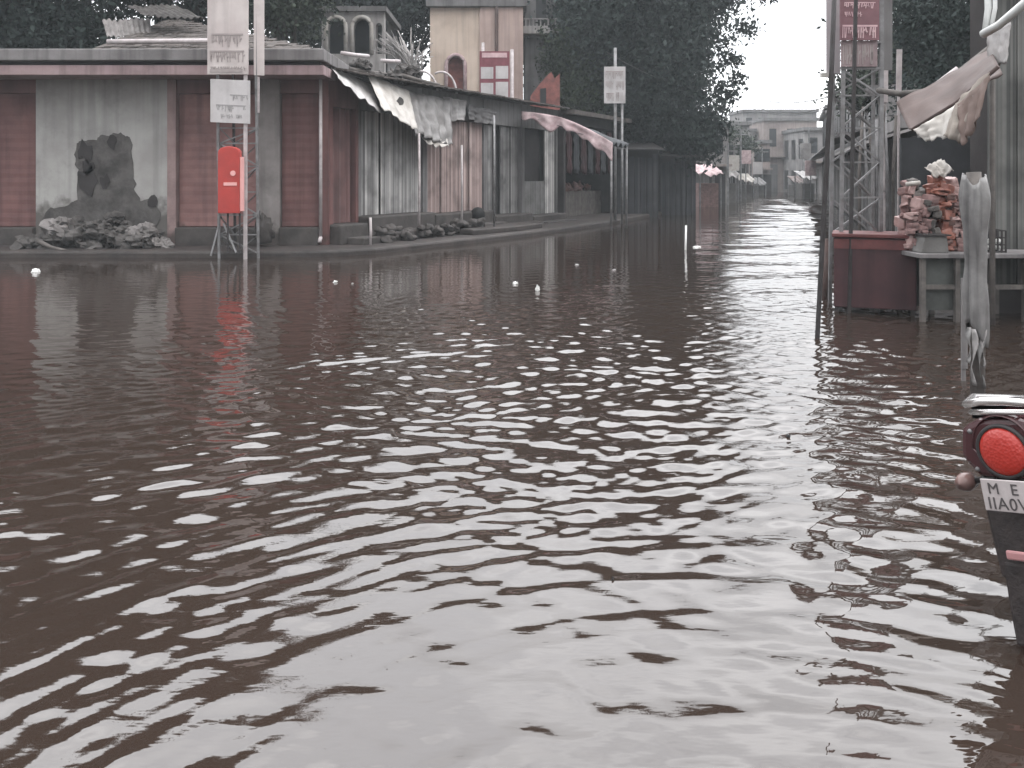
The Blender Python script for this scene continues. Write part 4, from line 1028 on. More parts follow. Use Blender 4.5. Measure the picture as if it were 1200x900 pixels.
w = MB(); w.box((x0 + .10, Ys + .10, .12), (x0 + .55, Ys + .13, zt - .002)); w.build('front_panel', mat('green grey board', (.085, .09, .085)), t)

# goods on the table
rd = random.Random(31)
goods = [(1068, 240, .17, M_bundlepink, 'pink cloth bundle at the left end of the stall table'), (1072, 262, .16, M_bundlepink, 'low pink bundle beside the grey carton'),
         (1082, 232, .20, M_wood, 'grey brown sack standing behind the pink bundles'), (1100, 240, .22, M_bundlered, 'rust red bundle in the middle of the goods'),
         (1112, 232, .18, M_bundlepink, 'faded pink bundle right of the rust red one'), (1108, 262, .17, M_bundlered, 'rust red packet low behind the grey carton'),
         (1124, 250, .15, M_bundlepink, 'small pinkish bundle near the wrapped post'), (1094, 218, .15, M_wood, 'grey sack on top of the heap of goods')]
def parcel(mb, c, w_, d_, h_, ang, seed):
    """a soft wrapped packet: a box with bulging, uneven faces"""
    R = Matrix.Rotation(ang, 3, 'Z') @ Matrix.Rotation(.22 * math.sin(seed * 7), 3, 'Y') @ Matrix.Rotation(.2 * math.sin(seed * 3), 3, 'X'); n = 7; i0 = len(mb.v)
    import itertools
    for ax_ in range(3):
        for sg in (-1, 1):
            i0 = len(mb.v)
            for a in range(n + 1):
                for b2 in range(n + 1):
                    q = [0, 0, 0]; q[ax_] = sg; q[(ax_ + 1) % 3] = -1 + 2 * a / n; q[(ax_ + 2) % 3] = -1 + 2 * b2 / n
                    q = Vector(q); l = (abs(q.x) ** 9 + abs(q.y) ** 9 + abs(q.z) ** 9) ** (1 / 9); q /= l
                    f = 1 + .14 * nz(q.x * 1.3 + seed, q.y * 1.3, q.z * 1.3) + .07 * nz(q.x * 4 + seed, q.y * 4, q.z * 4)
                    mb.v.append(Vector(c) + R @ Vector((q.x * w_ * f, q.y * d_ * f, q.z * h_ * f)))
            for a in range(n):
                for b2 in range(n):
                    k0 = i0 + a * (n + 1) + b2; mb.f.append((k0, k0 + n + 1, k0 + n + 2, k0 + 1))
heaps = [(1070, .13, 4, M_bundlepink, 'pinkish soft packet in the stack at the left end of the stall table'),
         (1085, .15, 4, M_wood, 'grey brown packet in the stack between the pink and the rust red ones'),
         (1103, .17, 5, M_bundlered, 'rust red packet in the stack behind the grey carton'),
         (1122, .15, 4, M_bundlepink, 'faded pink packet in the stack nearest the wrapped post')]
M_snack = mat('orange red packet film', (0.30, 0.12, 0.085), (0.18, 0.075, 0.06), 0.4, 9, grime=0.2, bump=0.2, bscale=18)
M_snackpale = mat('pale pink packet film', (0.46, 0.32, 0.30), (0.30, 0.20, 0.19), 0.4, 9, grime=0.2, bump=0.2, bscale=18)
grp = ('pinkish packets on the stall table', 'grey brown packets on the stall table', 'rust red packets on the stall table', 'faded pink packets on the stall table')
pal = ((M_bundlepink, M_snackpale, M_bundlepink), (M_wood, M_wood, M_bundlepink), (M_snack, M_bundlered, M_snack), (M_snackpale, M_bundlepink, M_snackpale))
for hx, (px, hw, n_, m_, lab) in enumerate(heaps):
    for row in range(2):
        for side_ in (-.5, .5):
            z = zt + .052
            zmax = zt + (.74, .76, .88, .76)[hx] + rd.uniform(-.06, .05) - (0.16 if row == 0 else 0)
            while z < zmax:
                hh = rd.choice((.018, .025, .03, .045, .06)); s = MB()
                parcel(s, (P(px, 0, Ys + .45).x + side_ * hw * .55 + rd.uniform(-.05, .05), Ys + .38 + .2 * row + rd.uniform(-.04, .04), z + hh * .92), hw * rd.uniform(.4, .62) * .62, rd.uniform(.06, .11), hh, rd.uniform(-.5, .5), hx * 7 + z * 31 + row)
                z += hh * 1.75
                tag(s.build('goods_packet', rd.choice(pal[hx]), smooth=True), lab, 'packet', grp[hx])
s = MB(); p = P(1098, 196, Ys + .5); s.grid(cloth_fn(p + V(-.14, 0, .0), p + V(.07, .05, .10), p + V(.14, -.1, -.04), p + V(-.10, -.12, -.10), .02, .03, 4, 2), 10, 8); lump(s, p + V(0, 0, -.05), .08, 3)
tag(s.build('white_bag', M_tarpwhite, smooth=True, solid=.01), 'white plastic bag lying on top of the heaped goods', 'bag')
s = MB(); s.tube([P(1062, 216, Ys + .4), P(1078, 214, Ys + .4)], .025, 8)
tag(s.build('pale_roll', M_tarpwhite, smooth=True), 'short pale roll lying on the leftmost pink bundle', 'roll')
t = thing('grey_carton', 'grey carton with a raised flap on the stall table edge', 'carton', P(1096, 300, Ys + .1))
w = MB(); a = P(1080, 301, Ys + .1); b_ = P(1112, 277, Ys + .1); w.prism([(a.x, a.y, zt + .052), (b_.x, a.y, zt + .052), (b_.x - .02, a.y, b_.z), (a.x + .04, a.y, b_.z)], (0, .25, 0)); w.build('body', M_carton, t, bevel=.006)
w = MB(); w.box((a.x + .02, a.y - .02, b_.z + .003), (b_.x + .02, a.y + .3, b_.z + .02)); w.build('lid', M_steeldark, t)
t = thing('wire_basket', 'dark wire crate with pale contents at the right of the wrapped post', 'crate', P(1169, 300, Ys + .1))
w = MB(); a = P(1160, 300, Ys + .15); wd = 19 * ks; h_ = 25 * ks
for j in range(4):
    z = zt + .06 + h_ * j / 3
    w.bar((a.x, a.y, z), (a.x + wd, a.y, z), .012); w.bar((a.x, a.y + .2, z), (a.x + wd, a.y + .2, z), .012); w.bar((a.x, a.y, z), (a.x, a.y + .2, z), .012, side=(0, 0, 1)); w.bar((a.x + wd, a.y, z), (a.x + wd, a.y + .2, z), .012, side=(0, 0, 1))
for j in range(5):
    for y_ in (0, .2): w.bar((a.x + wd * j / 4, a.y + y_, zt + .052), (a.x + wd * j / 4, a.y + y_, zt + .06 + h_), .014)
w.build('cage', M_steeldark, t)
w = MB()
for j in range(6): lump(w, (a.x + .04 + .03 * (j % 3) * 1.6, a.y + .09, zt + .1 + .07 * (j // 3)), .035, j)
w.build('contents', M_plastic_bag, t)

# stall canopy: brown pink tarpaulin with pale flaps below it
Ya = 9.0
t = thing('stall_canopy', 'brown pink tarpaulin canopy with pale flaps drooping over the stall', 'canopy', (P(1120, 0, Ya).x, Ya, 0))
A, B = P(1050, 120, 9.6), P(1066, 154, 8.6)
Cc, Dd = P(1174, 84, 7.9), P(1160, 56, 9.4)
w = MB(); w.grid(cloth_fn(A, Dd, Cc, B, .10, .02, 1.4, 2), 26, 14); w.build('tarpaulin', M_tarpbrown, t, smooth=True, solid=.012)
w = MB(); w.grid(cloth_fn(P(1070, 152, 8.55), P(1120, 123, 8.2), P(1113, 158, 8.15), P(1082, 163, 8.45), .015, .02, 6.1, 2), 18, 8); w.build('pale_flap', M_tarpwhite, t, smooth=True, solid=.008)
w = MB(); w.grid(cloth_fn(P(1119, 121, 8.2), P(1158, 84, 7.9), P(1128, 168, 8.0), P(1104, 158, 8.15), .01, .02, 2.7, 2), 18, 10); w.build('pale_flap', mat('creamy canvas', (.27, .24, .21), (.2, .17, .15), .8, 4, grime=.3), t, smooth=True, solid=.008)
w = MB(); w.grid(cloth_fn(P(1122, 122, 8.12), P(1160, 88, 7.85), P(1148, 138, 7.8), P(1127, 172, 7.95), .0, .02, 9.1, 2), 18, 10); w.build('tan_flap', M_tarptan, t, smooth=True, solid=.008)
w = MB(); w.tube([P(1030, 106, 10.5), P(1056, 110, 9.8), P(1090, 107, 9.55), P(1125, 84, 9.5), P(1162, 55, 9.4)], .035, 8); w.build('ridge_pole', M_wood, t, smooth=True)
w = MB(); w.tube([P(1069, 152, 8.6), P(1120, 121, 8.25), P(1170, 78, 7.9)], .02, 8); w.build('edge_pole', M_rust, t, smooth=True)
w = MB(); w.tube([P(1090, 104, 9.6), P(1122, 80, 9.55)], .025, 8); w.build('cloth_roll', M_steelpale, t, smooth=True)
for (px, Y0, ytop) in ((1163, 9.45, 58),):
    q = P(px, ytop, Y0); w = MB(); w.tube([V(q.x, Y0, -.36), q], .03, 8); w.build('post', M_wood, t, smooth=True)
s = MB(); s.grid(cloth_fn(P(1157, 40, 9.0), P(1184, 26, 8.6), P(1181, 74, 8.5), P(1158, 76, 8.9), .01, .010, 8.8, 1), 14, 14)
tag(s.build('grey_sheet', M_tarp, smooth=True, solid=.01), 'small grey plastic sheet knotted at the top corner of the brown canopy', 'sheet')
s = MB(); s.tube([P(1152, 40, 8.4), P(1170, 30, 8.2), P(1196, 8, 8.0), P(1240, -30, 7.8)], .04, 10)
s.tube([P(1154, 42, 8.42), P(1158, 10, 8.45), P(1156, -60, 8.5)], .03, 10); s.tube([P(1160, 40, 8.40), P(1166, 10, 8.4), P(1166, -60, 8.4)], .02, 10)
tag(s.build('white_pipe', mat('white plastic pipe', (.66, .67, .66), (.5, .51, .5), .4, 6, grime=.2, bump=0), smooth=True), 'white plastic piping running up at the top right corner', 'pipe')
# ribbed grey sheets at the far right, and the dark shack body they wall
t = thing('tin_shack', 'tin shack walled with upright ribbed grey sheets at the right edge', 'shack', (P(1190, 0, 10.2).x, 10.2, 0))
KS = plank_mat('green grey ribbed tin', [(.06, .062, .06), (.11, .112, .108), (.16, .16, .152), (.22, .215, .205)], .09, axis=(1, 0))
w = MB(); x = P(1158, 0, 10.2).x
k = 0
while x < 9.5:
    dx = .055 if k % 2 else .07
    w.box((x, 10.2 - (.03 if k % 4 in (1, 2) else 0), .35), (x + dx, 10.22, 4.2)); x += dx + .001; k += 1
w.build('ribbed_sheet', KS, t)
w = MB(); w.box((P(1158, 0, 10.2).x + .05, 10.25, -.36), (9.5, 10.7, 4.1)); w.build('wall', M_darkin, t)
w = MB(); w.obox((P(1154, 0, 10.2).x, 9.7, 4.22), (4.4, 0, 0), (0, 1.0, .14), (0, 0, .04)); w.build('roof', M_steel, t)
w = MB(); w.box((P(1052, 0, 12.0).x, 11.9, .7), (P(1158, 0, 12).x, 11.95, 2.1)); tag(w.build('dark_shade_sheet', M_shadecloth), 'dark sheet added to stand in for the shade behind the heaped goods', 'screen')  # added sheet, its dark colour stands in for the gloom under the canopy
w = MB(); w.bar(P(1062, 250, 11.97), P(1062, HOR + 1.96 * F / 11.97, 11.97), .05); w.bar(P(1150, 250, 11.97), P(1150, HOR + 1.96 * F / 11.97, 11.97), .05)
tag(w.build('shade_sheet_stand', M_wood), 'pair of wooden uprights under the added dark shade sheet', 'frame')

# post wrapped in torn polythene
Yp = 6.35; kp_ = Yp / F
t = thing('wrapped_post', 'wooden post wrapped in torn grey polythene standing in the water', 'post', (P(1143, 0, Yp).x, Yp, 0))
w = MB(); w.tube([V(P(1146, 0, Yp).x, Yp, -.36), V(P(1145, 0, Yp).x, Yp, 1.0), V(P(1141, 0, Yp).x, Yp, 1.62)], .05, 10); w.build('post', M_wood, t, smooth=True)
def wrap(u, v):
    z = P(0, 208 + 9 * nz(u * 7, 2.2) + 5 * math.sin(u * 11), Yp).z * (1 - v) + P(0, 392 + 14 * math.sin(u * 9), Yp).z * v
    cxp = P(1141.5 + 3 * v, 0, Yp).x; r = (.085 + .012 * math.sin(v * 9) + .01 * nz(u * 6, v * 5)) * (1 - .3 * v * v) * (.86 + .14 * min(1, v * 8))
    a = u * 2 * math.pi
    rr = r * (1 + .30 * nz(math.cos(a) * 2.2, math.sin(a) * 2.2, v * 1.2) + .22 * nz(math.cos(a) * 5, math.sin(a) * 5, v * 3 + 9))
    return V(cxp + rr * math.cos(a), Yp + rr * math.sin(a), z)
w = MB(); w.grid(wrap, 40, 26); w.build('polythene', M_greystrip, t, smooth=True, solid=.004)
for k, (px, a0, a1, wd) in enumerate(((1141, 386, 452, 5), (1148, 388, 455, 6), (1153, 385, 430, 4), (1136, 384, 425, 4))):
    w = MB(); pa, pb = P(px, a0, Yp - .06), P(px + 3 * math.sin(k * 2), a1, Yp - .05)
    w.grid(lambda u, v: pa.lerp(pb, v) + V((u - .5) * wd * kp_ * (1 - .6 * v), .02 * math.sin(v * 8 + u * 3), .0) + V(.012 * math.sin(v * 7 + k), 0, 0), 4, 12); w.build('torn_strip', M_greystrip if k % 2 else M_tarp, t, smooth=True, solid=.003)
s = MB(); s.bar(P(1130, 432, 6.9), P(1130, 326, 6.9), .045, .02); s.bar(P(1129, HOR + 1.96 * F / 6.9, 6.91), P(1129, 432, 6.91), .03, .02)
tag(s.build('slat', M_fascia), 'narrow pale slat standing just left of the wrapped post', 'slat')

# ================================================================== motorcycle, seen from behind, leaning left
bk = thing('motorcycle', 'parked motorcycle cut by the right edge, red tail lamp and white number plate', 'motorcycle', (0, 0, 0))
def wheel(y, nm):
    w = MB(); w.lathe((0, y, .31), [(.235, -.04), (.27, -.056), (.30, -.045), (.312, -.02), (.312, .02), (.30, .045), (.27, .056), (.235, .04)], 40, 'x'); ty = w.build('tyre', M_black, None, smooth=True)
    return ty
M_muddy = mat('mud splashed dark plastic', (0.035, 0.027, 0.026), (0.016, 0.013, 0.013), 0.7, 14, grime=0.3, bump=0.3, bscale=60)
rw = MB(); rw.lathe((0, 0, .31), [(.205, -.035), (.238, -.038), (.238, .038), (.205, .035), (.215, 0), (.205, -.035)], 36, 'x'); rw.lathe((0, 0, .31), [(.0, -.07), (.06, -.07), (.06, .07), (0, .07)], 18, 'x')
for k in range(10):
    a = k * math.pi / 5; rw.tube([V(0.03 * (-1) ** k, .055 * math.cos(a), .31 + .055 * math.sin(a)), V(0, .21 * math.cos(a), .31 + .21 * math.sin(a))], .006, 6)
def make_wheel(y, nm):
    o = bpy.data.objects.new(nm, None)
    w = MB(); w.v = [p + V(0, y, 0) for p in rw.v]; w.f = list(rw.f); r_ = w.build(nm, M_steel, bk, smooth=True)
    w = MB(); w.lathe((0, y, .31), [(.236, -.04), (.27, -.056), (.30, -.045), (.312, -.02), (.312, .02), (.30, .045), (.27, .056), (.236, .04)], 40, 'x'); w.build('tyre', M_muddy, r_, smooth=True)
make_wheel(0, 'rear_wheel'); make_wheel(1.27, 'front_wheel')
def fender(y, a0, a1, r0, wd, nm, m_):
    w = MB(); w.grid(lambda u, v: V((v - .5) * wd, y + (r0 - .03 * abs(v - .5) * 2) * math.cos(a0 + (a1 - a0) * u), .31 + (r0 - .06 * (abs(v - .5) * 2) ** 2) * math.sin(a0 + (a1 - a0) * u)), 20, 8); return w.build(nm, m_, bk, smooth=True, solid=.006)
fender(0, math.radians(60), math.radians(190), .385, .15, 'rear_mudguard', M_bikebody)
fender(1.27, math.radians(20), math.radians(160), .345, .13, 'front_mudguard', M_bikebody)
# mud flap and reflector below the plate
M_muddy = mat('mud splashed dark plastic', (0.035, 0.027, 0.026), (0.016, 0.013, 0.013), 0.7, 14, grime=0.3, bump=0.3, bscale=60)
w = MB(); w.prism([V(-.062, -.412, .30), V(.062, -.412, .30), V(.070, -.395, .42), V(.066, -.385, .56), V(-.066, -.385, .56), V(-.070, -.395, .42)], (0, .018, 0)); fl = w.build('mud_flap', M_muddy, bk, bevel=.01)
w = MB(); w.box((-.04, -.404, .575), (.04, -.388, .605)); w.build('reflector', mat('faded pink reflector', (.42, .22, .22), (.3, .15, .16), .3, 9, bump=0), bk, bevel=.006)
w = MB(); w.prism([V(-.088, -.38, .50), V(.088, -.38, .50), V(.115, -.35, .74), V(.12, -.30, .98), V(-.12, -.30, .98), V(-.115, -.35, .74)], (0, .10, .02)); w.build('tail_bracket', M_muddy, bk, bevel=.015)
# tail cowl and lamp
w = MB(); w.grid(lambda u, v: V((.105 + .02 * u) * math.cos(math.pi * v) * (1 if True else 1), -.36 + .62 * u, .93 + .05 * u + .115 * math.sin(math.pi * v)), 12, 14)
w.grid(lambda u, v: V((.105 + .02 * u) * (1 - 2 * v), -.36 + .62 * u, .93 + .05 * u - .07 * (1 - (1 - 2 * v) ** 2)), 12, 8)
w.build('tail_cowl', M_bikebody, bk, smooth=True, solid=.004)
w = MB(); w.prism([V(-.105, -.355, .83), V(.105, -.355, .83), V(.16, -.355, .90), V(.14, -.355, 1.0), V(.07, -.355, 1.035), V(-.07, -.355, 1.035), V(-.14, -.355, 1.0), V(-.16, -.355, .90)], (0, .1, 0)); lh = w.build('lamp_housing', M_bikebody, bk, bevel=.02)
m, nt, N, L, b = new_mat('glowing red tail lamp lens'); b.inputs['Base Color'].default_value = (.27, .018, .014, 1); b.inputs['Roughness'].default_value = .35
b.inputs['Emission Color'].default_value = (.80, .07, .035, 1); b.inputs['Emission Strength'].default_value = .12
vo = N.new('ShaderNodeTexVoronoi'); vo.inputs['Scale'].default_value = 95; g2 = N.new('ShaderNodeNewGeometry'); L.new(g2.outputs['Position'], vo.inputs['Vector'])
bq = N.new('ShaderNodeBump'); bq.inputs['Strength'].default_value = .5; bq.inputs['Distance'].default_value = .004; L.new(vo.outputs['Distance'], bq.inputs['Height']); L.new(bq.outputs['Normal'], b.inputs['Normal'])
w = MB(); w.lathe((0, -.352, .925), [(.080, -.012), (.087, -.016), (.093, -.010), (.094, .004), (.080, .004)], 32, 'y'); w.build('lamp_rim', M_steeldark, lh, smooth=True)
for sx in (-1, 1):
    for zz_ in (.86, .99):
        w = MB(); w.lathe((.105 * sx, -.356, zz_), [(0, -.006), (.007, -.005), (.009, .002), (0, .002)], 10, 'y'); w.build('screw', M_steel, lh, smooth=True)
w = MB(); w.lathe((0, -.355, .925), [(0, -.030), (.03, -.029), (.055, -.025), (.072, -.017), (.080, -.006), (.082, 0.01), (0, .01)], 28, 'y'); tl = w.build('tail_lamp', m, bk, smooth=True)
# plate with worn characters
w = MB(); w.box((-.062, -.432, .740), (.155, -.426, .845)); pl = w.build('number_plate', M_plate, bk, bevel=.004)
def plate_text(txt, x, z, size, wdt):
    cu = bpy.data.curves.new('plate_text', 'FONT'); cu.body = txt; cu.size = size; cu.extrude = .001; cu.offset = 0; cu.space_character = 1.1
    o = bpy.data.objects.new('plate_text', cu); COL.objects.link(o)
    dg = bpy.context.evaluated_depsgraph_get(); me = bpy.data.meshes.new_from_object(o.evaluated_get(dg))
    bpy.data.objects.remove(o); bpy.data.curves.remove(cu)
    R = Matrix.Translation((x, -.4335, z)) @ Matrix.Rotation(math.radians(90), 4, 'X') @ Matrix.Diagonal((wdt, 1, 1, 1)); me.transform(R)
    me.materials.clear(); me.materials.append(M_plateink); q = bpy.data.objects.new('plate_characters', me); COL.objects.link(q); q.parent = pl
plate_text('M  E', -.040, .798, .052, 1.0); plate_text('IIA0VU', -.048, .748, .056, .98)
for sx in (-1, 1):
    w = MB(); w.tube([V(.06 * sx, -.33, .83), V(.13 * sx, -.335, .815)], .011, 8); st = w.build('indicator', M_blackplastic, bk, smooth=True)
    w = MB(); w.lathe((.165 * sx, -.33, .81), [(0, -.06), (.022, -.05), (.033, -.02), (.03, .02), (0, .045)], 14, 'y'); w.build('indicator_lens', mat('smoky amber lens', (.16, .10, .09), (.1, .06, .055), .25, 9, bump=0), st, smooth=True)
# chrome grab rail that loops round the tail, seat, tank and the rest
w = MB(); w.tube([V(-.17, .30, 1.01), V(-.175, .05, 1.05), V(-.165, -.18, 1.085), V(-.12, -.32, 1.08), V(-.04, -.36, 1.095), V(.04, -.36, 1.095), V(.12, -.32, 1.08), V(.165, -.18, 1.085), V(.175, .05, 1.05), V(.17, .30, 1.01)], .014, 10); w.build('grab_rail', M_chrome, bk, smooth=True)
w = MB(); w.tube([V(-.15, .2, .97), V(-.15, -.1, 1.02), V(-.13, -.28, 1.045), V(-.03, -.345, 1.055), V(.03, -.345, 1.055), V(.13, -.28, 1.045), V(.15, -.1, 1.02)], .010, 10); w.build('chrome_trim', M_chrome, bk, smooth=True)
def seatf(u, v):
    y = -.26 + .78 * u; wd = .14 - .04 * max(0, u - .6) * 2; a = math.pi * v
    return V(wd * math.cos(a) * (1 + .1 * math.sin(a)), y, 1.02 - .06 * math.sin(math.pi * min(1, u * 1.1)) * .8 + .075 * math.sin(a) ** .6)
w = MB(); w.grid(seatf, 18, 14); w.grid(lambda u, v: seatf(u, 0).lerp(seatf(u, 1), v), 18, 2); w.build('seat', M_blackplastic, bk, smooth=True)
w = MB()
for j in range(13):
    pass
w.grid(lambda u, v: V((.15 * math.sin(math.pi * (.1 + .85 * u)) ** .5) * math.cos(2 * math.pi * v), .46 + .5 * u, 1.0 + .05 * u + (.13 * math.sin(math.pi * (.08 + .84 * u)) ** .6) * math.sin(2 * math.pi * v)), 16, 20); w.build('fuel_tank', M_bikebody, bk, smooth=True)
w = MB(); w.box((-.14, .30, .30), (.14, .72, .58)); w.lathe((0, .62, .66), [(0, -.1), (.1, -.1), (.1, .12), (0, .12)], 18, 'z'); w.build('engine', M_steel, bk, bevel=.03)
w = MB()
for sx in (-1, 1):
    w.tube([V(.09 * sx, -.25, .93), V(.10 * sx, .3, .88), V(.06 * sx, .95, .95)], .016, 8); w.tube([V(.10 * sx, 0, .31), V(.10 * sx, .42, .42), V(.08 * sx, .78, .34), V(.05 * sx, .98, .9)], .018, 8)
    w.tube([V(.075 * sx, 1.27, .31), V(.075 * sx, 1.05, .98)], .018, 8)
w.build('frame', M_steeldark, bk, smooth=True)
for sx in (-1, 1):
    w = MB(); w.tube([V(.115 * sx, 0, .33), V(.115 * sx, .1, .85)], .02, 8)
    for j in range(9): w.lathe((.115 * sx, .02 + .0075 * j, .45 + .038 * j), [(.02, -.008), (.032, 0), (.02, .008)], 12, 'z')
    w.build('shock_absorber', M_steel, bk, smooth=True)
w = MB(); w.tube([V(.13, -.38, .36), V(.13, .1, .34), V(.12, .5, .30), V(.08, .75, .42)], .042, 12, .025); w.build('exhaust', M_steel, bk, smooth=True)
w = MB(); w.tube([V(-.36, .92, 1.10), V(-.2, 1.0, 1.14), V(0, 1.03, 1.06), V(.2, 1.0, 1.14), V(.36, .92, 1.10)], .012, 8); hb = w.build('handlebar', M_steeldark, bk, smooth=True)
for sx in (-1, 1):
    w = MB(); w.tube([V(.37 * sx, .915, 1.10), V(.27 * sx, .965, 1.12)], .018, 10); w.build('grip', M_black, hb, smooth=True)
    w = MB(); w.tube([V(.26 * sx, .98, 1.13), V(.33 * sx, 1.0, 1.28)], .006, 6); w.lathe((.34 * sx, 1.0, 1.31), [(0, -.012), (.05, -.01), (.05, .01), (0, .014)], 18, 'y'); w.build('mirror', M_blackplastic, bk, smooth=True)
w = MB(); w.lathe((0, 1.12, .98), [(0, -.02), (.06, -.02), (.09, .06), (.085, .09), (0, .11)], 20, 'y'); w.build('headlight', M_bikebody, bk, smooth=True)
w = MB(); w.tube([V(-.12, .5, .35), V(-.42, .42, .02)], .011, 8); w.build('side_stand', M_steeldark, bk, smooth=True)
bk.location = (2.10, 3.11, -.26)
bk.rotation_euler = (0, math.radians(-12), math.radians(-55))

# sagging cables over the far street
for k, (a, b_, sg) in enumerate(((P(866, 104, 52), P(976, 112, 30), .5), (P(868, 110, 53), P(976, 122, 30), .7), (P(880, 126, 60), P(968, 128, 44), .4), (P(712, 62, 29.2), P(866, 104, 52), .6))):
    s = MB(); s.tube([a.lerp(b_, q / 12) - V(0, 0, sg * 4 * (q / 12) * (1 - q / 12)) for q in range(13)], .016, 5)
    tag(s.build('overhead_cable', M_steeldark, smooth=True), ('topmost thin cable sagging across the sky gap over the far street', 'second thin cable just below the topmost one across the sky gap', 'low thin cable over the roof line at the far end of the street', 'thin cable running from the pole sign in front of the huge tree')[k], 'cable', 'cables over the far street')

# ================================================================== litter on the water
def litter(px, py, r, m_, lab, h=1.0):
    Y = EYE * F / (py - HOR); p = P(px, py, Y); s = MB(); lump(s, (p.x, Y, .008), r * .6, px * .37, h); tag(s.build('floating_litter', m_, smooth=False), lab, 'litter', 'litter floating on the flood')
litter(41, 319, .10, M_plastic_bag, 'white plastic scrap floating at the far left before the rubble heap', .8)
litter(604, 333, .06, M_plastic_bag, 'small white scrap floating in mid street, left of the upright one', .7)
litter(630, 341, .045, M_plastic_bag, 'small white upright scrap floating in mid street', 2.0)
litter(393, 331, .05, M_plastic_bag, 'pale scrap floating before the corner with a string of bubbles', .6)
litter(413, 333, .03, M_tarp, 'tiny grey scrap floating right of the pale scrap', .6)
litter(676, 311, .06, M_tarp, 'grey scrap floating near the end of the shop row', .5)
litter(720, 317, .05, M_tarp, 'grey scrap floating below the thin sign pole', .5)
litter(817, 290, .12, M_plastic_bag, 'whitish scrap beside the pale stake in mid street', .3)
litter(924, 512, .02, M_blackplastic, 'tiny dark scrap floating in the bright strip of water', .8)
litter(718, 681, .008, M_blackplastic, 'tiny dark bit standing up from the near water', 2.0)
s = MB(); Y = EYE * F / (293 - HOR); a = P(803, 298, Y); s.tube([a + V(0, 0, -.3), P(804, 264, Y)], .022, 8)
tag(s.build('pale_stake', M_plastic_bag, smooth=True), 'thin pale stake standing in the water before the dark shed', 'stake')

hz = MB(); hz.box((-75, -60, -1.6), (90, 120, 24)); hm = bpy.data.materials.new('thin damp haze'); hm.use_nodes = True
hn = hm.node_tree; hn.nodes.remove(hn.nodes['Principled BSDF']); pv_ = hn.nodes.new('ShaderNodeVolumePrincipled')
pv_.inputs['Density'].default_value = .0014; pv_.inputs['Color'].default_value = (.86, .93, .97, 1); pv_.inputs['Anisotropy'].default_value = 0
hn.links.new(pv_.outputs['Volume'], hn.nodes['Material Output'].inputs['Volume'])
structure(hz.build('haze', hm), 'stuff')

# ================================================================== world, sun, camera
w = bpy.data.worlds.new('World'); S.world = w; w.use_nodes = True
nt = w.node_tree; N, L = nt.nodes, nt.links
bg = N['Background']
SUN_EL, SUN_ROT = math.radians(58), math.radians(150)
sky = N.new('ShaderNodeTexSky'); sky.sky_type = 'NISHITA'; sky.sun_disc = False
sky.sun_elevation = SUN_EL; sky.sun_rotation = SUN_ROT; sky.dust_density = 4.0; sky.air_density = 1.0
tc = N.new('ShaderNodeTexCoord')
mp = N.new('ShaderNodeMapping'); mp.inputs['Scale'].default_value = (1, 1, 2.6); L.new(tc.outputs['Generated'], mp.inputs['Vector'])
cn = N.new('ShaderNodeTexNoise'); cn.inputs['Scale'].default_value = 3.2; cn.inputs['Detail'].default_value = 5; cn.inputs['Roughness'].default_value = .45; cn.inputs['Distortion'].default_value = .4
L.new(mp.outputs['Vector'], cn.inputs['Vector'])
cr = N.new('ShaderNodeValToRGB'); cr.color_ramp.elements[0].position = .34; cr.color_ramp.elements[1].position = .66
CLO = 14.0
cr.color_ramp.elements[0].color = (.70, .71, .735, 1); cr.color_ramp.elements[1].color = (.99, .99, 1.0, 1)
L.new(cn.outputs['Fac'], cr.inputs['Fac'])
# overcast luminance: brighter overhead than near the horizon
sx = N.new('ShaderNodeSeparateXYZ'); L.new(tc.outputs['Generated'], sx.inputs[0])
el = N.new('ShaderNodeFloatCurve'); cv = el.mapping.curves[0]; TOP = 51.0
cv.points[0].location = (0, .40); cv.points[1].location = (1, 1)
for x_, y_ in ((.15, .41), (.37, .53), (.56, .93)): cv.points.new(x_, y_)
el.mapping.update()
L.new(sx.outputs['Z'], el.inputs['Value'])
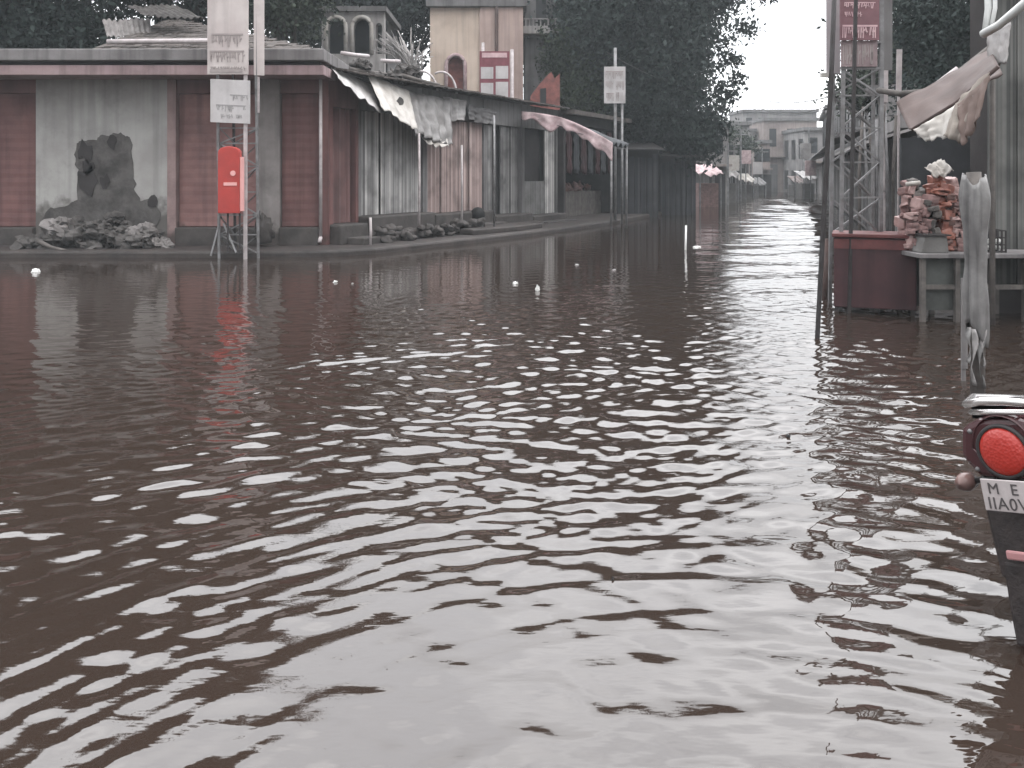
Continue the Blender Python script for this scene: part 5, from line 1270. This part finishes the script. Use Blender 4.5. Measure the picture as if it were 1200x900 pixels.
# added directional gain: brighter sky ahead for the reflections, dimmer behind to darken facades
sdv = (math.sin(.14) * math.cos(.77), math.cos(.14) * math.cos(.77), math.sin(.77))
dt = N.new('ShaderNodeVectorMath'); dt.operation = 'DOT_PRODUCT'; L.new(tc.outputs['Generated'], dt.inputs[0]); dt.inputs[1].default_value = sdv
gl = N.new('ShaderNodeMapRange'); gl.interpolation_type = 'SMOOTHSTEP'; gl.inputs['From Min'].default_value = .25; gl.inputs['From Max'].default_value = .95; gl.inputs['To Min'].default_value = .56 * TOP; gl.inputs['To Max'].default_value = 1.2 * TOP
L.new(dt.outputs['Value'], gl.inputs['Value'])
ml = N.new('ShaderNodeMath'); ml.operation = 'MULTIPLY'; L.new(el.outputs['Value'], ml.inputs[0]); L.new(gl.outputs['Result'], ml.inputs[1])
vm = N.new('ShaderNodeVectorMath'); vm.operation = 'SCALE'; L.new(cr.outputs['Color'], vm.inputs[0]); L.new(ml.outputs[0], vm.inputs['Scale'])
mx = N.new('ShaderNodeMix'); mx.data_type = 'RGBA'; mx.inputs['Factor'].default_value = .88
L.new(sky.outputs['Color'], mx.inputs['A']); L.new(vm.outputs['Vector'], mx.inputs['B'])
L.new(mx.outputs['Result'], bg.inputs['Color']); bg.inputs['Strength'].default_value = 0.12
w.cycles.sampling_method = 'MANUAL'; w.cycles.sample_map_resolution = 512

sl = bpy.data.lights.new('sun', 'SUN'); sl.energy = 0.7; sl.angle = math.radians(25); sl.color = (1, .965, .93)
so = bpy.data.objects.new('sun', sl); COL.objects.link(so)
sd = V(math.sin(SUN_ROT) * math.cos(SUN_EL), math.cos(SUN_ROT) * math.cos(SUN_EL), math.sin(SUN_EL))
so.rotation_euler = sd.to_track_quat('Z', 'Y').to_euler(); so.location = sd * 60

cam = bpy.data.cameras.new('camera'); cam.sensor_width = 36; cam.lens = 36 * F / 1200
cam.shift_y = -(450 - HOR) / 1200; cam.clip_end = 3000; cam.clip_start = .05
co = bpy.data.objects.new('camera', cam); COL.objects.link(co); co.location = (0, 0, EYE); co.rotation_euler = (math.radians(90), 0, 0)
S.camera = co
S.view_settings.view_transform = 'Standard'; S.view_settings.look = 'None'; S.view_settings.exposure = 0; S.view_settings.gamma = 1
S.view_settings.use_curve_mapping = False
S.render.engine = 'CYCLES'
S.cycles.use_denoising = True
S.cycles.max_bounces = 6; S.cycles.diffuse_bounces = 3; S.cycles.glossy_bounces = 4
S.cycles.caustics_reflective = False; S.cycles.caustics_refractive = False
